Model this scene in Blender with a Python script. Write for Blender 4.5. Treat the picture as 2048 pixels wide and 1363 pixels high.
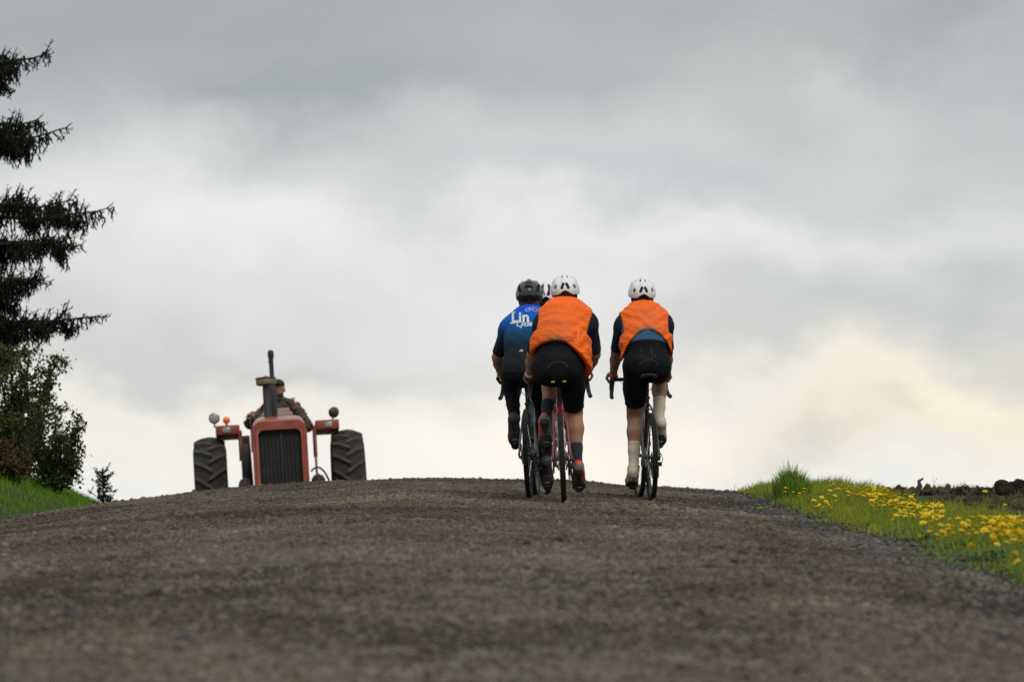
import bpy, bmesh, math, random
import numpy as np
from mathutils import Vector, Matrix, Euler
from mathutils.bvhtree import BVHTree

random.seed(7)
rng = np.random.default_rng(11)
scene = bpy.context.scene
for o in list(bpy.data.objects):
    bpy.data.objects.remove(o)
COL = scene.collection
R = math.radians

# ------------------------------------------------------------------ camera
FPX = 200.0 / 36.0 * 2048.0          # focal length in photo pixels
CAMZ = 0.86
PITCH = math.atan((1200 - 681.5) / FPX)
cam_data = bpy.data.cameras.new('camera')
cam_data.lens = 200.0
cam_data.sensor_width = 36.0
cam_data.clip_start = 0.5
cam_data.clip_end = 5000.0
cam_data.dof.use_dof = True
cam_data.dof.focus_distance = 44.0
cam_data.dof.aperture_fstop = 6.0
cam = bpy.data.objects.new('camera', cam_data)
COL.objects.link(cam)
cam.location = (0, 0, CAMZ)
cam.rotation_euler = (math.pi / 2 + PITCH, 0, 0)
scene.camera = cam

# ------------------------------------------------------------------ sky and sun
SUN_EL, SUN_AZ = R(48), R(160)       # behind and above the viewer, veiled by cloud
world = bpy.data.worlds.new('World')
scene.world = world
world.use_nodes = True
wn, wl = world.node_tree.nodes, world.node_tree.links
wn.clear()


def wmath(op, a, b=None, c=None):
    n = wn.new('ShaderNodeMath')
    n.operation = op
    for i, x in enumerate((a, b, c)):
        if x is None:
            continue
        if isinstance(x, (int, float)):
            n.inputs[i].default_value = x
        else:
            wl.new(x, n.inputs[i])
    return n.outputs[0]


def build_sky():
    out = wn.new('ShaderNodeOutputWorld')
    bg = wn.new('ShaderNodeBackground')
    sky = wn.new('ShaderNodeTexSky')
    sky.sky_type = 'NISHITA'
    sky.sun_disc = False
    sky.sun_elevation = SUN_EL
    sky.sun_rotation = SUN_AZ
    tc = wn.new('ShaderNodeTexCoord')
    sep = wn.new('ShaderNodeSeparateXYZ')
    wl.new(tc.outputs['Generated'], sep.inputs[0])
    # stretched cloud noise in the direction sphere, the same all round
    def noise(scale, sz, detail, rough, seed):
        mp = wn.new('ShaderNodeMapping')
        mp.inputs['Scale'].default_value = (scale, scale, scale * sz)
        mp.inputs['Location'].default_value = (seed, seed * 1.7, seed * 0.3)
        wl.new(tc.outputs['Generated'], mp.inputs[0])
        nz = wn.new('ShaderNodeTexNoise')
        nz.inputs['Scale'].default_value = 1.0
        nz.inputs['Detail'].default_value = detail
        nz.inputs['Roughness'].default_value = rough
        wl.new(mp.outputs[0], nz.inputs['Vector'])
        return nz.outputs['Fac']
    big = noise(10.0, 1.7, 3.0, 0.5, 3.1)
    mid = noise(26.0, 1.45, 6.0, 0.54, 8.4)
    w1 = noise(20.0, 1.3, 6.0, 0.56, 14.0)
    w2 = noise(20.0, 1.3, 6.0, 0.56, 31.0)
    az = wmath('ARCTAN2', sep.outputs[0], sep.outputs[1])
    el = wmath('ARCSINE', sep.outputs[2])
    azw = wmath('ADD', az, wmath('MULTIPLY', wmath('SUBTRACT', w1, 0.5), 0.085))
    elw = wmath('ADD', el, wmath('MULTIPLY', wmath('SUBTRACT', w2, 0.5), 0.050))
    # general fall of brightness with height, rising again to a pale overcast vault
    ramp = wn.new('ShaderNodeValToRGB')
    e = ramp.color_ramp.elements
    e[0].position, e[0].color = 0.0, (0.88, 0.88, 0.85, 1)
    e[1].position, e[1].color = 1.0, (0.80, 0.84, 0.88, 1)
    for p, c in ((0.022, (0.90, 0.89, 0.85, 1)), (0.034, (0.86, 0.845, 0.80, 1)), (0.042, (0.72, 0.72, 0.70, 1)), (0.056, (0.73, 0.735, 0.725, 1)),
                 (0.070, (0.72, 0.73, 0.725, 1)), (0.086, (0.56, 0.58, 0.58, 1)), (0.105, (0.44, 0.46, 0.465, 1)),
                 (0.22, (0.48, 0.50, 0.51, 1)), (0.55, (0.70, 0.73, 0.76, 1))):
        k = e.new(p)
        k.color = c
    wl.new(elw, ramp.inputs[0])

    def blob(px, py, sx, sy, amp):
        a0, e0 = math.atan((px - 1024) / FPX), (1200 - py) / FPX
        da = wmath('DIVIDE', wmath('SUBTRACT', azw, a0), sx / FPX)
        de = wmath('DIVIDE', wmath('SUBTRACT', elw, e0), sy / FPX)
        q = wmath('ADD', wmath('MULTIPLY', da, da), wmath('MULTIPLY', de, de))
        return wmath('MULTIPLY', wmath('EXPONENT', wmath('MULTIPLY', q, -1.0)), amp)
    # cloud banks seen in the picture (brighter and darker masses)
    blobs = [(40, 60, 420, 110, -0.06), (600, 150, 360, 60, -0.20), (950, 110, 300, 60, -0.10), (1350, 60, 330, 70, 0.08), (1710, 170, 120, 90, 0.16), (2000, 60, 160, 160, -0.16),
             (330, 330, 150, 110, 0.10), (560, 430, 260, 130, 0.24), (980, 370, 330, 60, -0.08), (1480, 375, 420, 60, -0.16), (2000, 330, 200, 90, -0.10), (1350, 480, 420, 50, 0.16),
             (1720, 620, 360, 75, -0.22), (2000, 560, 160, 60, -0.10), (1390, 700, 230, 60, -0.12), (1560, 770, 260, 40, 0.06), (1120, 620, 320, 80, 0.13),
             (1640, 890, 150, 48, -0.20), (1530, 950, 160, 30, -0.10), (1830, 835, 62, 30, -0.14), (1950, 790, 130, 48, 0.12), (1920, 940, 150, 28, -0.06),
             (440, 735, 330, 34, -0.13), (150, 690, 200, 60, -0.08), (900, 760, 200, 40, -0.05), (300, 810, 260, 34, 0.04), (1000, 900, 500, 70, 0.05)]
    tot = None
    for b in blobs:
        x = blob(*b)
        tot = x if tot is None else wmath('ADD', tot, x)
    tex = wmath('ADD', wmath('MULTIPLY', wmath('SUBTRACT', big, 0.5), 0.30), wmath('MULTIPLY', wmath('SUBTRACT', mid, 0.5), 0.34))
    tot = wmath('ADD', wmath('MULTIPLY', wmath('ADD', tot, tex), 0.78), 1.0)
    mul = wn.new('ShaderNodeVectorMath')
    mul.operation = 'SCALE'
    wl.new(ramp.outputs[0], mul.inputs[0])
    wl.new(tot, mul.inputs['Scale'])
    # the thinner, darker cloud is cooler in tone
    cool = wn.new('ShaderNodeMix')
    cool.data_type = 'RGBA'
    cool.blend_type = 'MULTIPLY'
    cf = wmath('MULTIPLY', wmath('SUBTRACT', 1.03, tot), 4.0)
    cool.clamp_factor = True
    wl.new(cf, cool.inputs[0])
    wl.new(mul.outputs[0], cool.inputs[6])
    cool.inputs[7].default_value = (0.955, 0.99, 1.03, 1)
    # warm veil of light in the low cloud on the right
    warm = wmath('ADD', wmath('ADD', blob(1960, 830, 420, 120, 1.0), blob(330, 830, 300, 70, 0.28)), blob(1250, 900, 500, 110, 0.5))
    wm = wn.new('ShaderNodeMix')
    wm.data_type = 'RGBA'
    wm.blend_type = 'MULTIPLY'
    wl.new(wm.inputs[0].node and warm, wm.inputs[0])
    wl.new(cool.outputs[2], wm.inputs[6])
    wm.inputs[7].default_value = (1.08, 1.0, 0.84, 1)
    # a little of the clear sky through the cloud
    sk = wn.new('ShaderNodeVectorMath')
    sk.operation = 'SCALE'
    sk.inputs['Scale'].default_value = 0.10
    wl.new(sky.outputs[0], sk.inputs[0])
    mx = wn.new('ShaderNodeMix')
    mx.data_type = 'RGBA'
    mx.inputs[0].default_value = 0.96
    wl.new(sk.outputs[0], mx.inputs[6])
    wl.new(wm.outputs[2], mx.inputs[7])
    wl.new(mx.outputs[2], bg.inputs[0])
    bg.inputs[1].default_value = 1.0
    wl.new(bg.outputs[0], out.inputs[0])


build_sky()
sun_d = bpy.data.lights.new('sun', 'SUN')
sun_d.energy = 1.35
sun_d.angle = R(25)
sun_d.color = (1.0, 0.95, 0.87)
sun = bpy.data.objects.new('sun', sun_d)
COL.objects.link(sun)
sd = Vector((math.sin(SUN_AZ) * math.cos(SUN_EL), math.cos(SUN_AZ) * math.cos(SUN_EL), math.sin(SUN_EL)))
sun.rotation_euler = sd.to_track_quat('Z', 'Y').to_euler()
sun.location = (0, -20, 40)
vs = scene.view_settings
vs.view_transform = 'Standard'
vs.look = 'None'
vs.exposure = 0.0
vs.gamma = 1.0
vs.use_curve_mapping = False
world.cycles.sampling_method = 'MANUAL'
world.cycles.sample_map_resolution = 512
scene.cycles.use_denoising = False
scene.cycles.max_bounces = 6
scene.cycles.transparent_max_bounces = 4

# ------------------------------------------------------------------ helpers: scene graph
def tag(o, label=None, cat=None, group=None, kind=None):
    if label: o['label'] = label
    if cat: o['category'] = cat
    if group: o['group'] = group
    if kind: o['kind'] = kind
    return o


def empty(name, loc=(0, 0, 0), rot=(0, 0, 0)):
    o = bpy.data.objects.new(name, None)
    o.empty_display_size = 0.2
    o.location = loc
    o.rotation_euler = rot
    COL.objects.link(o)
    return o


def link(name, me, mat=None, parent=None):
    o = bpy.data.objects.new(name, me)
    if mat is not None and not me.materials:
        me.materials.append(mat)
    COL.objects.link(o)
    if parent is not None:
        o.parent = parent
    return o


def fast_mesh(name, V, F, smooth=True, col=None):
    """V (n,3), F (m,3) or (m,4) arrays"""
    me = bpy.data.meshes.new(name)
    V = np.ascontiguousarray(V, np.float32)
    F = np.ascontiguousarray(F, np.int32)
    m, k = F.shape
    me.vertices.add(len(V))
    me.vertices.foreach_set('co', V.ravel())
    me.loops.add(m * k)
    me.loops.foreach_set('vertex_index', F.ravel())
    me.polygons.add(m)
    me.polygons.foreach_set('loop_start', np.arange(0, m * k, k, dtype=np.int32))
    me.polygons.foreach_set('loop_total', np.full(m, k, np.int32))
    me.polygons.foreach_set('use_smooth', np.full(m, smooth, bool))
    if col is not None:
        a = me.color_attributes.new('Col', 'FLOAT_COLOR', 'POINT')
        c = np.ones((len(V), 4), np.float32)
        c[:, :3] = col
        a.data.foreach_set('color', c.ravel())
    me.update()
    me.validate()
    return me


class MB:
    """collects shapes into one mesh"""
    def __init__(s):
        s.v, s.f = [], []

    def add(s, vs, fs):
        b = len(s.v)
        s.v += [tuple(x) for x in vs]
        s.f += [tuple(i + b for i in f) for f in fs]
        return s

    def tube(s, pts, rad, n=10, closed=False, caps=True, squash=None):
        pts = [Vector(p) for p in pts]
        m = len(pts)
        if not hasattr(rad, '__len__'):
            rad = [rad] * m
        up = None
        vs = []
        for i, p in enumerate(pts):
            a = pts[(i - 1) % m] if (closed or i > 0) else p
            b = pts[(i + 1) % m] if (closed or i < m - 1) else p
            t = (b - a).normalized()
            if up is None:
                up = t.orthogonal().normalized()
                if squash:
                    up = (Vector(squash[0]) - t * Vector(squash[0]).dot(t)).normalized()
            up = (up - t * up.dot(t)).normalized()
            w = t.cross(up)
            k = squash[1] if squash else 1.0
            for j in range(n):
                g = 2 * math.pi * j / n
                vs.append(p + up * (math.cos(g) * rad[i] * k) + w * (math.sin(g) * rad[i]))
        fs = []
        for i in range(m if closed else m - 1):
            for j in range(n):
                a, b = i * n + j, i * n + (j + 1) % n
                c, d = ((i + 1) % m) * n + (j + 1) % n, ((i + 1) % m) * n + j
                fs.append((a, b, c, d))
        if caps and not closed:
            fs.append(tuple(range(n - 1, -1, -1)))
            fs.append(tuple(range((m - 1) * n, m * n)))
        return s.add(vs, fs)

    def ring(s, c, axis, r, prof, n=48):
        """lathe of prof [(radius, along axis)] closed loop, round axis at c"""
        c, ax = Vector(c), Vector(axis).normalized()
        u = ax.orthogonal().normalized()
        w = ax.cross(u)
        k = len(prof)
        vs = []
        for i in range(n):
            g = 2 * math.pi * i / n
            d = u * math.cos(g) + w * math.sin(g)
            for (pr, pa) in prof:
                vs.append(c + d * (r + pr) + ax * pa)
        fs = []
        for i in range(n):
            i2 = (i + 1) % n
            for j in range(k):
                j2 = (j + 1) % k
                fs.append((i * k + j, i2 * k + j, i2 * k + j2, i * k + j2))
        return s.add(vs, fs)

    def lathe(s, c, axis, prof, n=20):
        """open lathe of [(radius, along)], capped"""
        c, ax = Vector(c), Vector(axis).normalized()
        u = ax.orthogonal().normalized()
        w = ax.cross(u)
        k = len(prof)
        vs = []
        for (pr, pa) in prof:
            for i in range(n):
                g = 2 * math.pi * i / n
                vs.append(c + (u * math.cos(g) + w * math.sin(g)) * max(pr, 1e-4) + ax * pa)
        fs = []
        for j in range(k - 1):
            for i in range(n):
                i2 = (i + 1) % n
                fs.append((j * n + i, j * n + i2, (j + 1) * n + i2, (j + 1) * n + i))
        fs.append(tuple(range(n - 1, -1, -1)))
        fs.append(tuple(range((k - 1) * n, k * n)))
        return s.add(vs, fs)

    def rbox(s, c, size, r=0.01, rot=(0, 0, 0), seg=2, taper=None):
        bm = bmesh.new()
        bmesh.ops.create_cube(bm, size=1.0)
        for v in bm.verts:
            v.co = Vector((v.co.x * size[0], v.co.y * size[1], v.co.z * size[2]))
            if taper and v.co.z > 0:
                v.co.x *= taper[0]
                v.co.y *= taper[1]
        if r > 0:
            bmesh.ops.bevel(bm, geom=list(bm.edges), offset=r, segments=seg, profile=0.5, affect='EDGES')
        M = Euler(rot).to_matrix()
        bm.verts.index_update()
        vs = [M @ v.co + Vector(c) for v in bm.verts]
        fs = [[v.index for v in f.verts] for f in bm.faces]
        bm.free()
        return s.add(vs, fs)

    def prism(s, poly, y0, y1, axis=1):
        """polygon (a,b) extruded along an axis (0: a,b = y,z; 1: a,b = x,z; 2: a,b = x,y)"""
        n = len(poly)
        def mk(a, b, t):
            return {0: (t, a, b), 1: (a, t, b), 2: (a, b, t)}[axis]
        vs = [mk(a, b, y0) for a, b in poly] + [mk(a, b, y1) for a, b in poly]
        fs = [tuple(range(n))[::-1], tuple(range(n, 2 * n))]
        fs += [(i, (i + 1) % n, n + (i + 1) % n, n + i) for i in range(n)]
        return s.add(vs, fs)

    def mesh(s, name, smooth=True, angle=40):
        me = bpy.data.meshes.new(name)
        me.from_pydata(s.v, [], s.f)
        bm = bmesh.new()
        bm.from_mesh(me)
        bmesh.ops.recalc_face_normals(bm, faces=list(bm.faces))
        if smooth:
            for f in bm.faces:
                f.smooth = True
            ca = math.cos(R(angle))
            for e in bm.edges:
                if len(e.link_faces) == 2 and e.link_faces[0].normal.dot(e.link_faces[1].normal) < ca:
                    e.smooth = False
        bm.to_mesh(me)
        bm.free()
        return me

    def build(s, name, mat, parent=None, smooth=True, angle=40):
        return link(name, s.mesh(name, smooth, angle), mat, parent)


# ------------------------------------------------------------------ helpers: materials
MATS = {}


def principled(name):
    m = bpy.data.materials.new(name)
    m.use_nodes = True
    nt = m.node_tree
    return m, nt, nt.nodes['Principled BSDF']


def mat(name, color, rough=0.6, var=0.25, scale=8.0, bump=0.0, bscale=60.0, metal=0.0, spec=0.5, sheen=0.0,
        dirt=None, dscale=5.0, damt=0.5, coat=0.0, stretch=(1, 1, 1), attr=False, trans=0.0):
    """procedural material: colour broken up by two noises, optional dirt, fine relief"""
    if name in MATS:
        return MATS[name]
    m, nt, bs = principled(name)
    N, L = nt.nodes, nt.links
    tc = N.new('ShaderNodeTexCoord')
    mp = N.new('ShaderNodeMapping')
    mp.inputs['Scale'].default_value = stretch
    L.new(tc.outputs['Object'], mp.inputs[0])
    nz = N.new('ShaderNodeTexNoise')
    nz.inputs['Scale'].default_value = scale
    nz.inputs['Detail'].default_value = 5
    nz.inputs['Roughness'].default_value = 0.6
    L.new(mp.outputs[0], nz.inputs['Vector'])
    rp = N.new('ShaderNodeMapRange')
    rp.inputs['From Min'].default_value = 0.25
    rp.inputs['From Max'].default_value = 0.75
    rp.inputs['To Min'].default_value = 1 - var
    rp.inputs['To Max'].default_value = 1 + var
    L.new(nz.outputs['Fac'], rp.inputs['Value'])
    sc = N.new('ShaderNodeVectorMath')
    sc.operation = 'SCALE'
    if attr:
        at = N.new('ShaderNodeAttribute')
        at.attribute_name = 'Col'
        L.new(at.outputs['Color'], sc.inputs[0])
    else:
        sc.inputs[0].default_value = color[:3]
    L.new(rp.outputs[0], sc.inputs['Scale'])
    colout = sc.outputs[0]
    if dirt:
        n2 = N.new('ShaderNodeTexNoise')
        n2.inputs['Scale'].default_value = dscale
        n2.inputs['Detail'].default_value = 7
        n2.inputs['Roughness'].default_value = 0.7
        L.new(tc.outputs['Object'], n2.inputs['Vector'])
        r2 = N.new('ShaderNodeMapRange')
        r2.inputs['From Min'].default_value = 0.45
        r2.inputs['From Max'].default_value = 0.72
        r2.inputs['To Max'].default_value = damt
        L.new(n2.outputs['Fac'], r2.inputs['Value'])
        mx = N.new('ShaderNodeMix')
        mx.data_type = 'RGBA'
        L.new(r2.outputs[0], mx.inputs[0])
        L.new(colout, mx.inputs[6])
        mx.inputs[7].default_value = (*dirt, 1)
        colout = mx.outputs[2]
    L.new(colout, bs.inputs['Base Color'])
    bs.inputs['Roughness'].default_value = rough
    bs.inputs['Metallic'].default_value = metal
    bs.inputs['Specular IOR Level'].default_value = spec
    bs.inputs['Sheen Weight'].default_value = sheen
    bs.inputs['Coat Weight'].default_value = coat
    if bump:
        n3 = N.new('ShaderNodeTexNoise')
        n3.inputs['Scale'].default_value = bscale
        n3.inputs['Detail'].default_value = 4
        L.new(mp.outputs[0], n3.inputs['Vector'])
        b = N.new('ShaderNodeBump')
        b.inputs['Strength'].default_value = bump
        b.inputs['Distance'].default_value = 0.01
        L.new(n3.outputs['Fac'], b.inputs['Height'])
        L.new(b.outputs[0], bs.inputs['Normal'])
    if trans:
        out = N['Material Output']
        tr = N.new('ShaderNodeBsdfTranslucent')
        L.new(colout, tr.inputs[0])
        ms = N.new('ShaderNodeMixShader')
        ms.inputs[0].default_value = trans
        L.new(bs.outputs[0], ms.inputs[1])
        L.new(tr.outputs[0], ms.inputs[2])
        L.new(ms.outputs[0], out.inputs[0])
    MATS[name] = m
    return m


# ------------------------------------------------------------------ helpers: terrain
PY = [-400, -100, -40, -10, 0, 8, 16, 23.9, 29.6, 33.2, 38, 42, 43.5, 46, 50, 53, 55, 58, 62, 66, 70, 74.5, 80, 100, 130, 200, 900]
PZ = [-6, -4.4, -2.7, -1.32, -.86, -.49, -.14, .20, .385, .50, .628, .735, .78, .872, 1.022, 1.118, 1.168, 1.215, 1.19, 1.08, .90, .64, .27, -1.1, -2.6, -4, -5]
_yd = np.arange(-400, 900.01, 0.25)
_zd = np.interp(_yd, PY, PZ)
_k = np.exp(-0.5 * (np.arange(-24, 25) * 0.25 / 1.5) ** 2)
_k /= _k.sum()
_zs = np.convolve(np.pad(_zd, 24, mode='edge'), _k, mode='valid')
XL0, XR = -4.55, 2.12


def hash2(i, j, s=0):
    h = (i.astype(np.int64) * 374761393 + j.astype(np.int64) * 668265263 + s * 1442695041) & 0x7fffffff
    h = ((h ^ (h >> 13)) * 1274126177) & 0x7fffffff
    return ((h ^ (h >> 16)) & 0xffff) / 65535.0


def vnoise(x, y, s=0):
    x, y = np.asarray(x, float), np.asarray(y, float)
    i, j = np.floor(x), np.floor(y)
    u, v = x - i, y - j
    u, v = u * u * (3 - 2 * u), v * v * (3 - 2 * v)
    a, b = hash2(i, j, s), hash2(i + 1, j, s)
    c, d = hash2(i, j + 1, s), hash2(i + 1, j + 1, s)
    return (a * (1 - u) + b * u) * (1 - v) + (c * (1 - u) + d * u) * v - 0.5


def sstep(t):
    t = np.clip(t, 0, 1)
    return t * t * (3 - 2 * t)


def xl(y):
    """left edge of the road; it narrows a little at the crest"""
    return XL0 + 0.42 * sstep((np.asarray(y, float) - 50) / 8)


def gz(x, y):
    """height of the ground (without stones and grass)"""
    x, y = np.asarray(x, float), np.asarray(y, float)
    c = np.interp(y, _yd, _zs) + CAMZ
    XL = xl(y)
    xc = np.clip(x, XL, XR)
    kl = 0.024 - 0.008 * sstep((y - 58) / 12)
    z = c - np.where(xc < -0.7, kl, 0.016) * (xc + 0.7) ** 2
    z = z + 0.012 * sstep((x - XR) / 0.8) + 0.006 * np.clip(x - XR - 0.9, 0, 6)
    z = z + 0.34 * sstep((XL - x) / 1.1) - 0.01 * np.clip(XL - x - 1.1, 0, 20)
    on = sstep((x - XL) / 0.3) * sstep((XR - x) / 0.3)
    z = z + on * (0.010 * np.cos((x + 0.75) * 3.7) * (0.5 + vnoise(x * 0.7, y * 0.15, 6)) + 0.024 * vnoise(x * 1.7, y * 0.5, 1) + 0.012 * vnoise(x * 4.1, y * 2.3, 2))
    z = z + (1 - on) * 0.06 * vnoise(x * 2.3, y * 1.4, 3)
    return z


def at(px, py, Y):
    """point at world depth Y seen at photo pixel px, py"""
    f = Vector((0, math.cos(PITCH), math.sin(PITCH)))
    u = Vector((0, -math.sin(PITCH), math.cos(PITCH)))
    d = f + Vector((1, 0, 0)) * ((px - 1024) / FPX) + u * ((681.5 - py) / FPX)
    return Vector((0, 0, CAMZ)) + d * (Y / d.y)


def ground_at(px, py, y0=17.0, y1=60.0):
    """first ground point under a photo pixel"""
    ys = np.arange(y0, y1, 0.1)
    a, b = at(px, py, y0), at(px, py, y1)
    t = (ys - y0) / (y1 - y0)
    xs, zs = a.x + (b.x - a.x) * t, a.z + (b.z - a.z) * t
    hit = np.nonzero(gz(xs, ys) > zs)[0]
    if len(hit) == 0:
        return None
    i = hit[0]
    return Vector((xs[i], ys[i], float(gz(xs[i], ys[i]))))


def proj(p):
    p = Vector(p) - Vector((0, 0, CAMZ))
    f = Vector((0, math.cos(PITCH), math.sin(PITCH)))
    u = Vector((0, -math.sin(PITCH), math.cos(PITCH)))
    d = p.dot(f)
    return 1024 + FPX * p.x / d, 681.5 - FPX * p.dot(u) / d


def slope(x, y):
    return float(gz(x, y + 0.6) - gz(x, y - 0.6)) / 1.2


# ------------------------------------------------------------------ helpers: bodies as smooth solids
V3 = lambda *a: np.array(a, np.float32)


def cap(a, b, ra, rb, k=0.03, u=None, s=1.0):
    return ('c', np.array(a, np.float32), np.array(b, np.float32), ra, rb, k, None if u is None else np.array(u, np.float32), s)


def ell(c, r, k=0.03, rot=(0, 0, 0)):
    return ('e', np.array(c, np.float32), np.array(r, np.float32), np.array(Euler(rot).to_matrix(), np.float32), k)


def prim(P, p):
    if p[0] == 'c':
        _, a, b, ra, rb, k, u, s = p
        Q = P - a
        ba = b - a
        if u is not None:
            Q = Q + ((1 / s - 1) * (Q @ u))[:, None] * u
            ba = ba + (1 / s - 1) * (ba @ u) * u
        t = np.clip((Q @ ba) / max(float(ba @ ba), 1e-9), 0, 1)
        D = Q - t[:, None] * ba
        d = np.sqrt((D * D).sum(1)) - (ra + (rb - ra) * t)
        return d * (s if s < 1 else 1)
    _, c, r, M, k = p
    q = (P - c) @ M
    k0 = np.sqrt(((q / r) ** 2).sum(1)) + 1e-6
    k1 = np.sqrt(((q / (r * r)) ** 2).sum(1)) + 1e-6
    return k0 * (k0 - 1) / k1


def smin(a, b, k):
    h = np.clip(0.5 + 0.5 * (b - a) / k, 0, 1)
    return b + (a - b) * h - k * h * (1 - h)


def field(P, prims):
    d = None
    for p in prims:
        q = prim(P, p)
        k = p[5] if p[0] == 'c' else p[4]
        d = q if d is None else smin(d, q, k)
    return d


def bounds(prims, pad):
    lo, hi = np.full(3, 1e9), np.full(3, -1e9)
    for p in prims:
        if p[0] == 'c':
            r = max(p[3], p[4])
            for q in (p[1], p[2]):
                lo, hi = np.minimum(lo, q - r), np.maximum(hi, q + r)
        else:
            r = p[2].max()
            lo, hi = np.minimum(lo, p[1] - r), np.maximum(hi, p[1] + r)
    return lo - pad, hi + pad


def nets(f, lo, hi, h):
    """surface nets of the solid f<0; returns verts, quads"""
    lo, hi = np.asarray(lo, np.float32), np.asarray(hi, np.float32)
    n = np.ceil((hi - lo) / h).astype(int) + 1
    ax = [lo[i] + h * np.arange(n[i], dtype=np.float32) for i in range(3)]
    # coarse pass first: only cells near the surface are worked out finely
    st = 4
    nc = [(n[i] + st - 1) // st for i in range(3)]
    cc = np.stack(np.meshgrid(*[lo[i] + h * (st * np.arange(nc[i], dtype=np.float32) + (st - 1) / 2) for i in range(3)], indexing='ij'), -1).reshape(-1, 3)
    dc = f(cc)
    near = np.abs(dc) < h * st * 2.4 + 0.012
    val = np.repeat(np.repeat(np.repeat(dc.reshape(nc), st, 0), st, 1), st, 2)[:n[0], :n[1], :n[2]].copy()
    nm = np.repeat(np.repeat(np.repeat(near.reshape(nc), st, 0), st, 1), st, 2)[:n[0], :n[1], :n[2]]
    I = np.argwhere(nm)
    val[nm] = f((lo + h * I).astype(np.float32))
    S = val < 0
    cnt = np.zeros(np.array(S.shape) - 1, np.int8)
    for dx in (0, 1):
        for dy in (0, 1):
            for dz in (0, 1):
                cnt += S[dx:S.shape[0] - 1 + dx, dy:S.shape[1] - 1 + dy, dz:S.shape[2] - 1 + dz]
    act = (cnt > 0) & (cnt < 8)
    idx = np.full(act.shape, -1, np.int64)
    A = np.argwhere(act)
    idx[act] = np.arange(len(A))
    acc = np.zeros((len(A), 3), np.float32)
    num = np.zeros(len(A), np.float32)
    corners = [(0, 0, 0), (1, 0, 0), (0, 1, 0), (1, 1, 0), (0, 0, 1), (1, 0, 1), (0, 1, 1), (1, 1, 1)]
    for i in range(8):
        for j in range(i + 1, 8):
            c0, c1 = np.array(corners[i]), np.array(corners[j])
            if np.abs(c0 - c1).sum() != 1:
                continue
            v0 = val[tuple((A + c0).T)]
            v1 = val[tuple((A + c1).T)]
            x = (v0 < 0) != (v1 < 0)
            t = np.where(x, v0 / np.where(x, v0 - v1, 1), 0)
            acc += np.where(x[:, None], c0 + t[:, None] * (c1 - c0), 0)
            num += x
    Vv = lo + h * (A + acc / np.maximum(num, 1)[:, None])
    quads = []
    for a in range(3):
        b, c = (a + 1) % 3, (a + 2) % 3
        sl0 = [slice(None)] * 3
        sl1 = [slice(None)] * 3
        sl0[a], sl1[a] = slice(0, -1), slice(1, None)
        X = S[tuple(sl0)] != S[tuple(sl1)]
        E = np.argwhere(X)
        ok = (E[:, b] > 0) & (E[:, c] > 0) & (E[:, b] < act.shape[b]) & (E[:, c] < act.shape[c])
        E = E[ok]
        q = []
        for (ob, oc) in ((-1, -1), (0, -1), (0, 0), (-1, 0)):
            e = E.copy()
            e[:, b] += ob
            e[:, c] += oc
            q.append(idx[tuple(e.T)])
        Q = np.stack(q, 1)
        inside = S[tuple(E.T)]
        Q[~inside] = Q[~inside][:, ::-1]
        quads.append(Q)
    Q = np.concatenate(quads)
    return Vv, Q[(Q >= 0).all(1)]


def solid(name, f, lo, hi, h, mat_, parent, relax=1):
    V, Q = nets(f, lo, hi, h)
    for _ in range(relax):
        V = relaxed(V, Q)
    return link(name, fast_mesh(name, V, Q), mat_, parent)


def relaxed(V, Q, w=0.5):
    acc = np.zeros_like(V)
    n = np.zeros(len(V), np.float32)
    for i in range(4):
        a, b = Q[:, i], Q[:, (i + 1) % 4]
        np.add.at(acc, a, V[b])
        np.add.at(n, a, 1)
    return V * (1 - w) + w * acc / np.maximum(n, 1)[:, None]


def many(name, sets, mat_, parent):
    """several solids, worked out at their own fineness, in one mesh"""
    Vs, Qs, b = [], [], 0
    for prims, h in sets:
        lo, hi = bounds(prims, 0.03)
        V, Q = nets(lambda P: field(P, prims), lo, hi, h)
        V = relaxed(V, Q, 0.4)
        Vs.append(V)
        Qs.append(Q + b)
        b += len(V)
    return link(name, fast_mesh(name, np.concatenate(Vs), np.concatenate(Qs)), mat_, parent)


def ik(a, c, l1, l2, pole):
    a, c, pole = Vector(a), Vector(c), Vector(pole)
    d = c - a
    L = min(d.length, (l1 + l2) * 0.999)
    u = d.normalized()
    x = (l1 * l1 - l2 * l2 + L * L) / (2 * L)
    hgt = math.sqrt(max(l1 * l1 - x * x, 0))
    p = (pole - u * pole.dot(u)).normalized()
    return a + u * x + p * hgt


def bvh_of(o):
    me = o.data
    return BVHTree.FromPolygons([v.co.copy() for v in me.vertices], [tuple(p.vertices) for p in me.polygons])


def drape(bvh, pts, dirn, off):
    """lay points on a surface along a direction"""
    out = []
    for p in pts:
        h = bvh.ray_cast(Vector(p) - Vector(dirn) * 0.6, Vector(dirn))
        out.append(h[0] + h[1] * off * (1 if h[1].dot(Vector(dirn)) < 0 else -1) if h[0] is not None else Vector(p))
    return out


def runs(pts, bvh, dirn, off):
    return [p for p in drape(bvh, pts, dirn, off)]


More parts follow.
